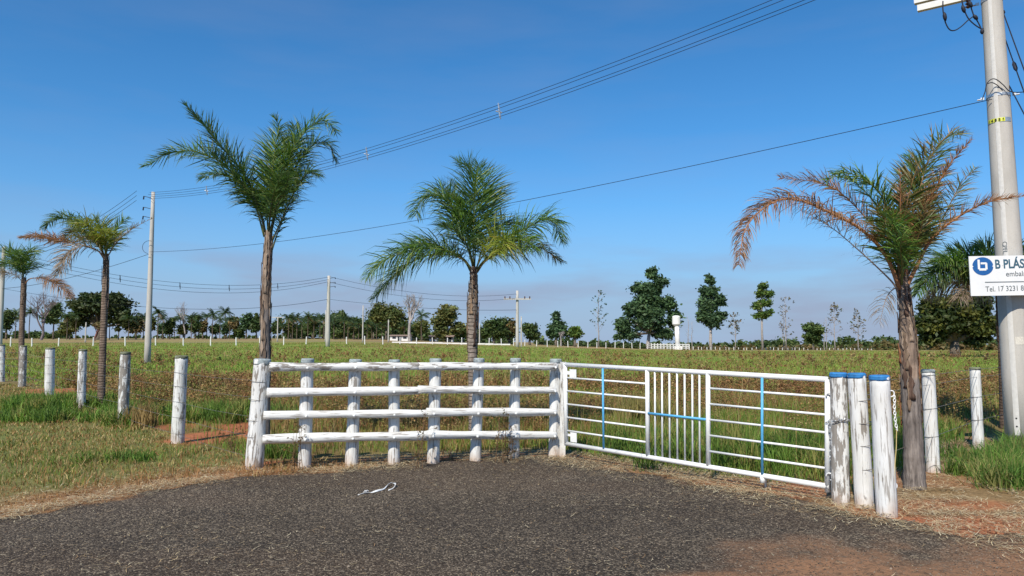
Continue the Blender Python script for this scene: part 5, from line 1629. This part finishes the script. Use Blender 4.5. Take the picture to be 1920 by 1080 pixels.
pl = [(20, 98), (60, 98), (110, 99), (175, 100), (235, 101), (292, 102), (344, 103), (395, 104), (443, 105), (487, 107), (532, 108), (574, 110), (613, 112), (650, 114), (684, 117), (718, 120), (750, 123), (781, 126), (811, 129), (839, 132), (866, 135), (893, 138), (917, 140), (940, 142), (963, 144), (984, 147), (1006, 149), (1026, 151), (1046, 154), (1065, 156), (1084, 158), (1102, 161), (1119, 163), (1136, 166), (1153, 168), (1169, 171), (1185, 173), (1200, 176), (1214, 178)]
far_fence(pl, 'long far fence of white posts crossing the field from left to centre', 1.3, .155)
pr = [(1300 + k * 8.6 - .012 * k * k + random.uniform(-2, 2), 185 + k * .9) for k in range(50)]
far_fence(pr, 'far fence of small white posts along the right side of the field', .95, .17)

# distant scrub woods
def woods(name, label, spans, kind, seed, size=.6):
    g = np.random.default_rng(seed); cs = []; rs = []
    for (u0, u1, Y0, Y1, h0, h1, n) in spans:
        u = g.uniform(u0, u1, n); Y = g.uniform(Y0, Y1, n)
        x = (u - 960) / F * Y * CP
        h = g.uniform(h0, h1, n) * (.55 + .9 * vnoise(u, Y * 0, .05, seed))
        z = height(x, Y)
        for k in range(3):
            cs.append(np.stack([x, Y, z + h * (.25 + .25 * k)], 1)); rs.append(h * (.5 - .08 * k))
    V, T, C = leaf_cloud(np.concatenate(cs), np.concatenate(rs), 16, size, GRN[kind], g, .9)
    o = fast_mesh(name, V, T, C, M_LEAF)
    tag(o, label, 'scrub', kind='stuff')
woods('distant_scrub', 'low olive scrub behind the right far fence', [(1290, 1760, 235, 300, 1.0, 2.6, 420), (1640, 2100, 150, 240, 1.0, 2.2, 200)], 'rusty', 5, .55)
woods('distant_wood', 'dark wooded ridge along the right horizon', [(1380, 2300, 430, 560, 5, 8.0, 420), (1250, 1420, 450, 520, 3, 5, 90), (1000, 1260, 420, 520, 2.5, 5.0, 130)], 'dark', 6, 1.3)
woods('left_hedge', 'dark low hedge along the left horizon under the trees', [(-250, 135, 260, 330, 1.6, 3.6, 260), (130, 560, 280, 330, .5, 1.5, 90), (535, 800, 240, 275, 4.0, 7.5, 230), (800, 960, 235, 270, 1.5, 4.0, 90)], 'dark', 7, .7)

# ------------------------------------------------------------------ grass, weeds, straw, stones
def blades(x, y, h, w, col, g, lean=.35, zoff=0.0, flatdir=False):
    n = len(x)
    z = height(x, y) + zoff
    a = g.uniform(0, 2 * math.pi, n); la = g.uniform(0, 2 * math.pi, n)
    ln = np.abs(g.normal(0, lean, n))
    dx, dy = np.cos(a) * w / 2, np.sin(a) * w / 2
    lx, ly = np.cos(la) * ln * h, np.sin(la) * ln * h
    o = np.zeros(n)
    V = np.stack([np.stack([x - dx, y - dy, z - .01], 1), np.stack([x + dx, y + dy, z - .01], 1),
                  np.stack([x - dx * .75 + lx * .38, y - dy * .75 + ly * .38, z + h * .58], 1), np.stack([x + dx * .75 + lx * .38, y + dy * .75 + ly * .38, z + h * .58], 1),
                  np.stack([x + lx, y + ly, z + h * np.clip(1 - .35 * ln * ln, .3, 1)], 1)], 1)
    T = (np.arange(n)[:, None, None] * 5 + np.array([[0, 1, 3], [0, 3, 2], [2, 3, 4]])[None]).reshape(-1, 3)
    C = np.repeat(col[:, None, :], 5, 1)
    return V.reshape(-1, 3), T, C.reshape(-1, 3)

def frustum_pts(g, n, y0, y1, pad=.80, power=1.0):
    """points spread over the visible wedge between two distances"""
    y = y0 + (y1 - y0) * g.random(n) ** power
    x = g.uniform(-1, 1, n) * (y * pad + .6)
    keep = g.random(n) < (y * pad + .6) / (y1 * pad + .6)
    return x[keep], y[keep]

def mixcols(g, n, weights, cols, jit=.25):
    cols = np.asarray(cols, float)
    W = np.stack(weights, 1); W = W / W.sum(1)[:, None]
    cum = W.cumsum(1); r = g.random(n)[:, None]
    k = (r > cum).sum(1).clip(0, len(cols) - 1)
    return cols[k] * g.uniform(1 - jit, 1 + jit, n)[:, None]

def drive_w(x, y): return sdf(x, y, DRIVE)

g = np.random.default_rng(101)
# short verge grass in front of the fences
x, y = frustum_pts(g, 620000, 5.2, 26)
sd = drive_w(x, y); fy = fence_y(x); rw = red_w(x, y)
left = (x < -.8)
n1 = fbm(x, y, 1.0, 51); n2 = fbm(x, y, .35, 52)
dens = sstep(-.15, .22, sd + (n1 - .5) * .7) * left * (y < fy + .5)
dens = dens * (1 - .95 * rw) * np.clip(9.0 / y, .25, 1) * (.35 + .65 * sstep(.30, .46, fbm(x, y, 1.7, 55)))
k = g.random(len(x)) < dens
x, y, sd, n1, n2 = x[k], y[k], sd[k], n1[k], n2[k]
dry = 1 - sstep(.75, 1.75, sd + (n1 - .5) * 1.6)
h = (.030 + .03 * n2 + .05 * sstep(.52, .72, n1)) * g.uniform(.5, 1.7, len(x)) ** 1.3 * (1 - .25 * dry)
c = mixcols(g, len(x), [(.05 + .60 * sstep(.50, .66, n1)) * (1 - dry), (.50) * (1 - dry) + .08, .50 * (1 - dry) + .30 * dry, .45 + 1.5 * dry], [GREEN * 1.0, OLIVE * 1.1, TAN * 1.05, RUST * 1.35])
V, T, C = blades(x, y, h, .010 * np.clip(y / 9, .7, 2), c, g, 1.0)
tag(fast_mesh('verge_grass', V, T, C, M_GRASS), 'short patchy grass on the left verge in front of the fences', 'grass', kind='stuff')

# lush tufts: at the right beside the pole, and along the left fence line
def tuft_field(spots, name, label, cols, seed, per=60, hh=(.16, .34), lean=.55, ww=.014):
    g = np.random.default_rng(seed)
    S_ = np.asarray(spots, float); n = len(S_) * per
    ci = np.repeat(np.arange(len(S_)), per)
    x = S_[ci, 0] + g.normal(0, .085, n); y = S_[ci, 1] + g.normal(0, .085, n)
    h = g.uniform(hh[0], hh[1], n) * S_[ci, 2]
    cb = np.asarray(cols)[g.integers(0, len(cols), len(S_))]
    c = cb[ci] * g.uniform(.7, 1.35, n)[:, None]
    V, T, C = blades(x, y, h, ww * np.clip(y / 10, .8, 2), c, g, lean)
    tag(fast_mesh(name, V, T, C, M_GRASS), label, 'grass', kind='stuff')
g = np.random.default_rng(102)
q = g.uniform((4.6, 8.0), (11.5, 12.3), (2600, 2)); q = q[sdf(q[:, 0], q[:, 1], LUSH) + (fbm(q[:, 0], q[:, 1], 1.4, 3) - .5) * .7 < 0]
tuft_field(np.c_[q, g.uniform(.6, 1.1, len(q))][:330], 'lush_grass', 'thick fresh green grass around the foot of the near utility pole', [(.11, .21, .035), (.14, .24, .042), (.085, .165, .032), (.24, .24, .08)], 1, 46, (.14, .40), .8)
sp = []
for (u, v, n, s, e) in ((110, 770, 34, .75, 1.1), (40, 770, 22, .8, 1.1), (75, 790, 22, .8, .8), (400, 790, 60, .9, 1.0), (445, 785, 26, .6, 1.0), (340, 790, 30, .8, .8), (280, 782, 26, .7, .9), (235, 865, 7, .28, .45), (215, 760, 20, .8, .9), (520, 858, 6, .2, .8), (1460, 866, 50, .85, 1.1), (1380, 856, 44, .9, 1.0), (1310, 838, 30, .8, 1.0), (1240, 820, 22, .7, .9), (1520, 872, 22, .5, .9), (1690, 860, 14, .4, .9), (1690, 820, 14, .5, 1.0), (1000, 800, 14, .6, .9), (860, 800, 12, .6, .8)):
    c = ground(u, v); sp += [(c[0] + g.normal(0, s), c[1] + g.normal(0, s * .55), e * g.uniform(.7, 1.2)) for _ in range(n)]
sp = [s for s in sp if not (float(red_w(np.array(s[0]), np.array(s[1]))) > .4) and float(drive_w(np.array([s[0]]), np.array([s[1]]))[0]) > .15]
tuft_field(sp, 'green_tufts', 'bright green grass tufts along the foot of the fences and behind the gate', [(.12, .21, .036), (.15, .24, .042), (.10, .17, .032), (.24, .23, .07)], 2, 50, (.16, .46), .65)
c = ground(1205, 808)
sp = [(c[0] + g.normal(0, .22), c[1] + g.normal(0, .25), g.uniform(.8, 1.2)) for _ in range(26)]
tuft_field(sp, 'tan_tall_grass', 'tall straw-coloured grass clump seen through the left half of the gate', [(.30, .26, .09), (.22, .21, .06), (.34, .27, .12)], 3, 45, (.35, .75), .28)
c = ground(262, 800)
sp = [(c[0] + g.normal(0, .14), c[1] + g.normal(0, .15), g.uniform(.8, 1.2)) for _ in range(9)]
tuft_field(sp, 'dry_tuft', 'dry tan grass tuft against the second wire fence post', [(.32, .22, .09), (.25, .17, .07)], 4, 45, (.2, .5), .35)

# tall field growth behind the fences
g = np.random.default_rng(103)
def field_band(name, label, n, y0, y1, wid, hh, cols, seed, lean=.45, power=1.0, gap=.35):
    g = np.random.default_rng(seed)
    x, y = frustum_pts(g, n, y0, y1, .82, power)
    fy = fence_y(x); n1 = fbm(x, y, .5, 61); n2 = fbm(x, y, .16, 62)
    dens = sstep(gap, gap + .7, y - fy + (n1 - .5) * .6) * (1 - .97 * red_w(x, y))
    right = sstep(4.2, 5.2, x) * (1 - sstep(1.0, 3.0, y - fy))
    dens = dens * (1 - .75 * right) * (.45 + .55 * sstep(.3, .55, n1))
    k = g.random(len(x)) < dens
    x, y, n1, n2, fy = x[k], y[k], n1[k], n2[k], fy[k]
    deep = sstep(.8, 3.2, y - fy)
    gr = sstep(.46, .56, n2) ; 
    far = sstep(15, 26, y)
    h = g.uniform(hh[0], hh[1], len(x)) * (.25 + 1.15 * n1) * (.55 + .45 * deep) * (1 - .35 * far)
    wts = [.30 + .9 * gr + .9 * (1 - deep) + .9 * far, .55 + .6 * far, (.22 + .25 * (1 - gr)) , (.85 * (1 - gr) * (1 - .35 * far) + .12) * (.35 + .65 * deep)]
    c = mixcols(g, len(x), wts, cols)
    V, T, C = blades(x, y, h, wid * np.clip(y / 12, .8, 6), c, g, lean)
    tag(fast_mesh(name, V, T, C, M_GRASS), label, 'grass', kind='stuff')
FC_ = [GREEN * 1.3, OLIVE * 1.3, TAN * .9, RUST * 1.2]
field_band('near_field_grass', 'uneven green and brown grass just behind the fences', 330000, 8.2, 20, .011, (.10, .42), FC_, 7)
field_band('mid_field_grass', 'yellow-green pasture grass in the middle of the field', 260000, 20, 48, .013, (.12, .38), [GREEN * 1.95, OLIVE * 1.4, TAN * .75, RUST * 1.0], 8, power=1.0)
field_band('far_field_grass', 'thin pasture grass in the far field', 150000, 48, 130, .011, (.10, .34), [GREEN * 1.6, OLIVE * 1.4, TAN * .8, RUST * 1.05], 9)

def weeds(name, label, n, y0, y1, seed, hh=(.22, .62), per=30, leaf=.020, cols=None, dens_f=None):
    g = np.random.default_rng(seed)
    x, y = frustum_pts(g, n, y0, y1, .82)
    fy = fence_y(x); n1 = fbm(x, y, .42, 71); n2 = fbm(x, y, .9, 72)
    dens = sstep(.9, 1.9, y - fy) * sstep(.34, .54, n1) * (1 - red_w(x, y))
    dens = dens * (1 - .85 * sstep(3.5, 5.0, x) * (1 - sstep(1.5, 4, y - fy)))
    k = g.random(len(x)) < dens
    x, y, n1 = x[k], y[k], n1[k]
    m = len(x); z = height(x, y)
    H = g.uniform(hh[0], hh[1], m) * (.6 + .6 * n1)
    ci = np.repeat(np.arange(m), per)
    t = g.uniform(.12, 1.0, m * per); a = g.uniform(0, 6.283, m * per)
    rad = H[ci] * .42 * (1.05 - .6 * t) * np.sqrt(g.random(m * per))
    P = np.stack([x[ci] + np.cos(a) * rad, y[ci] + np.sin(a) * rad, z[ci] + t * H[ci]], 1)
    d = np.stack([np.cos(a), np.sin(a), g.normal(.1, .7, m * per)], 1); d /= np.linalg.norm(d, axis=1)[:, None]
    s = np.cross(d, g.normal(0, 1, (m * per, 3))); s /= np.linalg.norm(s, axis=1)[:, None] + 1e-9
    sz = leaf * g.uniform(.6, 1.5, m * per)[:, None] * np.clip(y[ci] / 13, .8, 3)[:, None]
    V = np.stack([P - d * sz, P + s * sz * .5, P + d * sz, P - s * sz * .5], 1)
    T = (np.arange(m * per)[:, None, None] * 4 + np.array([[0, 1, 2], [0, 2, 3]])[None]).reshape(-1, 3)
    pc = np.asarray(cols)[g.integers(0, len(cols), m)]
    C = np.repeat(pc[ci] * g.uniform(.65, 1.4, m * per)[:, None], 4, 0)
    # stems
    lx = g.normal(0, .08, m)
    SV = np.stack([np.stack([x - .004, y, z], 1), np.stack([x + .004, y, z], 1), np.stack([x + lx, y, z + H], 1)], 1).reshape(-1, 3)
    ST = np.arange(m * 3).reshape(-1, 3)
    SC = np.repeat(pc * .8, 3, 0)
    tag(fast_mesh(name, np.concatenate([V.reshape(-1, 3), SV]), np.concatenate([T, ST + m * per * 4]), np.concatenate([C, SC]), M_WEED), label, 'weeds', kind='stuff')
def seed_stalks():
    g = np.random.default_rng(131)
    x, y = frustum_pts(g, 9000, 8.5, 30, .82)
    fy = fence_y(x); n1 = fbm(x, y, .5, 91)
    k = (y > fy + .9) & (g.random(len(x)) < sstep(.42, .62, n1)) & (red_w(x, y) < .3)
    x, y = x[k], y[k]
    c = mixcols(g, len(x), [np.full(len(x), .5), np.full(len(x), .3), np.full(len(x), .3)], [(.30, .18, .08), (.40, .30, .14), (.20, .20, .06)])
    V, T, C = blades(x, y, g.uniform(.40, .85, len(x)), .008 * np.clip(y / 10, 1, 2.5), c, g, .22)
    tag(fast_mesh('seed_stalks', V, T, C, M_GRASS), 'tall thin dry seed stalks sticking out of the field growth', 'grass', kind='stuff')
seed_stalks()
WC = [RUST * 1.25, RUST * 1.0, (.30, .19, .075), (.23, .20, .06), (.17, .19, .05), (.34, .25, .11), (.22, .11, .055), (.16, .085, .045)]
weeds('brown_weeds', 'dense rust-brown leafy weeds in the field behind the fences', 21000, 9.5, 26, 11, (.16, .62), 40, .016, WC)
weeds('far_weeds', 'scattered brown weeds in the middle of the field', 2600, 26, 64, 12, (.20, .80), 26, .017, WC)

# straw along the drive edge and scattered over it
g = np.random.default_rng(104)
def straw(name, label, x, y, seed, ln=(.04, .14), w=.0045, bright=1.0, tilt=.12):
    g = np.random.default_rng(seed); n = len(x)
    z = height(x, y) + .024 + np.abs(g.normal(0, .012, n))
    a = g.uniform(0, 6.283, n); L = g.uniform(ln[0], ln[1], n)
    d = np.stack([np.cos(a), np.sin(a), np.abs(g.normal(0, tilt, n))], 1) * L[:, None]
    s = np.stack([-np.sin(a), np.cos(a), np.zeros(n)], 1) * w
    bend = s * g.normal(0, 4, n)[:, None]
    p = np.stack([x, y, z], 1)
    V = np.stack([p - s * .5, p + s * .5, p + d * .5 + bend - s * .5, p + d * .5 + bend + s * .5, p + d], 1)
    T = (np.arange(n)[:, None, None] * 5 + np.array([[0, 1, 3], [0, 3, 2], [2, 3, 4]])[None]).reshape(-1, 3)
    cols = np.array([(.56, .45, .26), (.44, .32, .17), (.62, .54, .36), (.32, .20, .10)]) * bright
    C = np.repeat(cols[g.integers(0, 4, n)] * g.uniform(.7, 1.2, n)[:, None], 5, 0)
    tag(fast_mesh(name, V.reshape(-1, 3), T, C, M_STRAW), label, 'straw', kind='stuff')
x, y = frustum_pts(g, 330000, 5.2, 12.5)
sd = drive_w(x, y); n1 = fbm(x, y, 1.3, 81); n2 = fbm(x, y, 3.2, 82); fy = fence_y(x)
dens = np.exp(-((sd - .03) / np.where(x < -2.2, .20, .40)) ** 2) * sstep(.30, .52, n1) * 1.0 + sstep(3.4, 4.4, x) * (sd > 0) * (y < fy + 1.0) * .55 * sstep(.35, .6, n2)
dens = dens + (sd > 0) * (y < fy + .7) * np.exp(-((sd - .55) / .5) ** 2) * np.where(x < -2.2, .16, .55)
dens = np.where(y > fy + .9, dens * .25, dens)
k = g.random(len(x)) < dens
straw('edge_straw', 'dry cut straw lying along the edge of the driveway', x[k], y[k], 21)
x, y = frustum_pts(g, 42000, 5.0, 11)
sd = drive_w(x, y); n1 = fbm(x, y, .9, 83)
k = (sd < -.1) & (g.random(len(x)) < (.07 + .26 * sstep(.48, .72, n1)))
straw('scattered_straw', 'single straws scattered over the dark driveway', x[k], y[k], 22, (.02, .085), .0038)

# loose stones on the drive
x, y = frustum_pts(g, 70000, 5.0, 10.5, power=1.3)
sd = drive_w(x, y); k = (sd < .12) & (g.random(len(x)) < .75)
x, y = x[k], y[k]; n = len(x)
r = g.uniform(.003, .0085, n) * np.where(g.random(n) < .02, 1.9, 1.0)
z = height(x, y) + .018
oc = np.array([(1, 0, 0), (0, 1, 0), (-1, 0, 0), (0, -1, 0), (0, 0, .8)])
V = np.stack([x, y, z], 1)[:, None, :] + oc[None] * r[:, None, None] * g.uniform(.6, 1.25, (n, 5, 1))
T = (np.arange(n)[:, None, None] * 5 + np.array([[0, 1, 4], [1, 2, 4], [2, 3, 4], [3, 0, 4]])[None]).reshape(-1, 3)
cols = np.array([(.045, .038, .030), (.080, .065, .050), (.12, .10, .078), (.22, .18, .135), (.06, .047, .036)])
C = np.repeat(cols[g.integers(0, 5, n)] * g.uniform(.7, 1.3, n)[:, None], 5, 0)
tag(fast_mesh('loose_gravel', V.reshape(-1, 3), T, C, M_STRAW), 'loose dark gravel strewn over the driveway', 'gravel', kind='stuff')

# white plastic strip lying on the drive
def zl(x, y): return (640 + x / 12.0, 880 + y / 12.0)
strip = thing('plastic_strip', (*ground(712, 922), .02), 'twisted strip of white plastic lying on the dark driveway', 'litter')
def ribbon(pts, w, name, lift=.02):
    b = MB(); P = []
    for (px, py, hz) in pts:
        q = ground(*zl(px, py)); P.append(Vector((q[0], q[1], gz(*q) + .022 + hz * .4)))
    P = catmull(P, 26); vs = []
    for i_, p in enumerate(P):
        t = (P[min(i_ + 1, 25)] - P[max(i_ - 1, 0)]).normalized()
        s = t.cross(Vector((0, 0, 1))).normalized()
        tw = math.sin(i_ * .55) * .9
        s = s * math.cos(tw) + Vector((0, 0, 1)) * math.sin(tw)
        ww = w * (.5 + .5 * math.sin(math.pi * min(1, (i_ + 2) / 27)))
        vs += [p - s * ww + Vector((0, 0, ww * abs(math.sin(tw)))), p + s * ww + Vector((0, 0, ww * abs(math.sin(tw))))]
    b.add(vs, [(2 * k, 2 * k + 1, 2 * k + 3, 2 * k + 2) for k in range(25)])
    o = b.build(name, M_GATE, strip, smooth=True)
    md = o.modifiers.new('thick', 'SOLIDIFY'); md.thickness = .003
ribbon([(370, 620, 0), (500, 600, .004), (650, 575, .0), (800, 565, .012), (950, 510, .01), (1050, 430, .03), (1160, 395, .05), (1215, 440, .05), (1170, 490, .02), (1060, 535, .0)], .011, 'strip')
ribbon([(500, 560, 0), (560, 545, .005), (610, 535, .0)], .010, 'torn_end')

# dry weed stalks in front of the rail fence and on the red soil
def stalk(u, v0, v1, Y, seed, label, name='dry_weed', cols=(.16, .10, .055)):
    g_ = random.Random(seed); base = at(u, v0, Y); base.z = gz(base.x, base.y)
    t = thing(name, base, label, 'weed', 'dry weeds by the fence')
    b = MB(); top = at(u + g_.uniform(-6, 6), v1, Y); H = top.z - base.z
    lf = []
    for k in range(4):
        tp = top + Vector((g_.gauss(0, .06), g_.gauss(0, .05), -g_.random() * H * .35)); bs = base + Vector((g_.gauss(0, .05), g_.gauss(0, .04), 0))
        P = [bs, bs.lerp(tp, .5) + Vector((g_.gauss(0, .02), 0, 0)), tp]; b.tube(P, [.005, .004, .0015], 5)
        for j in range(9):
            s = bs.lerp(tp, g_.uniform(.15, .95)); e_ = s + Vector((g_.gauss(0, .05), g_.gauss(0, .05), g_.uniform(.01, .07))); b.tube([s, e_], [.0025, .0012], 4); lf.append(e_)
    b.build('stems', flat_mat('dry_stem', cols, .9, .1), t)
    gg = np.random.default_rng(seed); V, T, C = leaf_cloud(np.array([tuple(q) for q in lf]), .03, 8, .013, [(.20, .12, .05), (.15, .10, .04), (.13, .12, .04)], gg)
    fast_mesh('leaves', V, T, C, M_WEED, t)
stalk(560, 872, 772, 9.45, 1, 'dry weed stalk in front of the first gap of the rail fence')
stalk(787, 872, 768, 9.75, 2, 'dry weed clump in front of the rail fence where the rails join')
stalk(944, 862, 764, 10.2, 3, 'tall dry weed stalk near the gate end of the rail fence')
stalk(952, 862, 800, 10.3, 4, 'short dry weed stalk beside the taller one near the gate')
stalk(437, 838, 800, 11.2, 5, 'small leafy weed on the red soil behind the corner post')
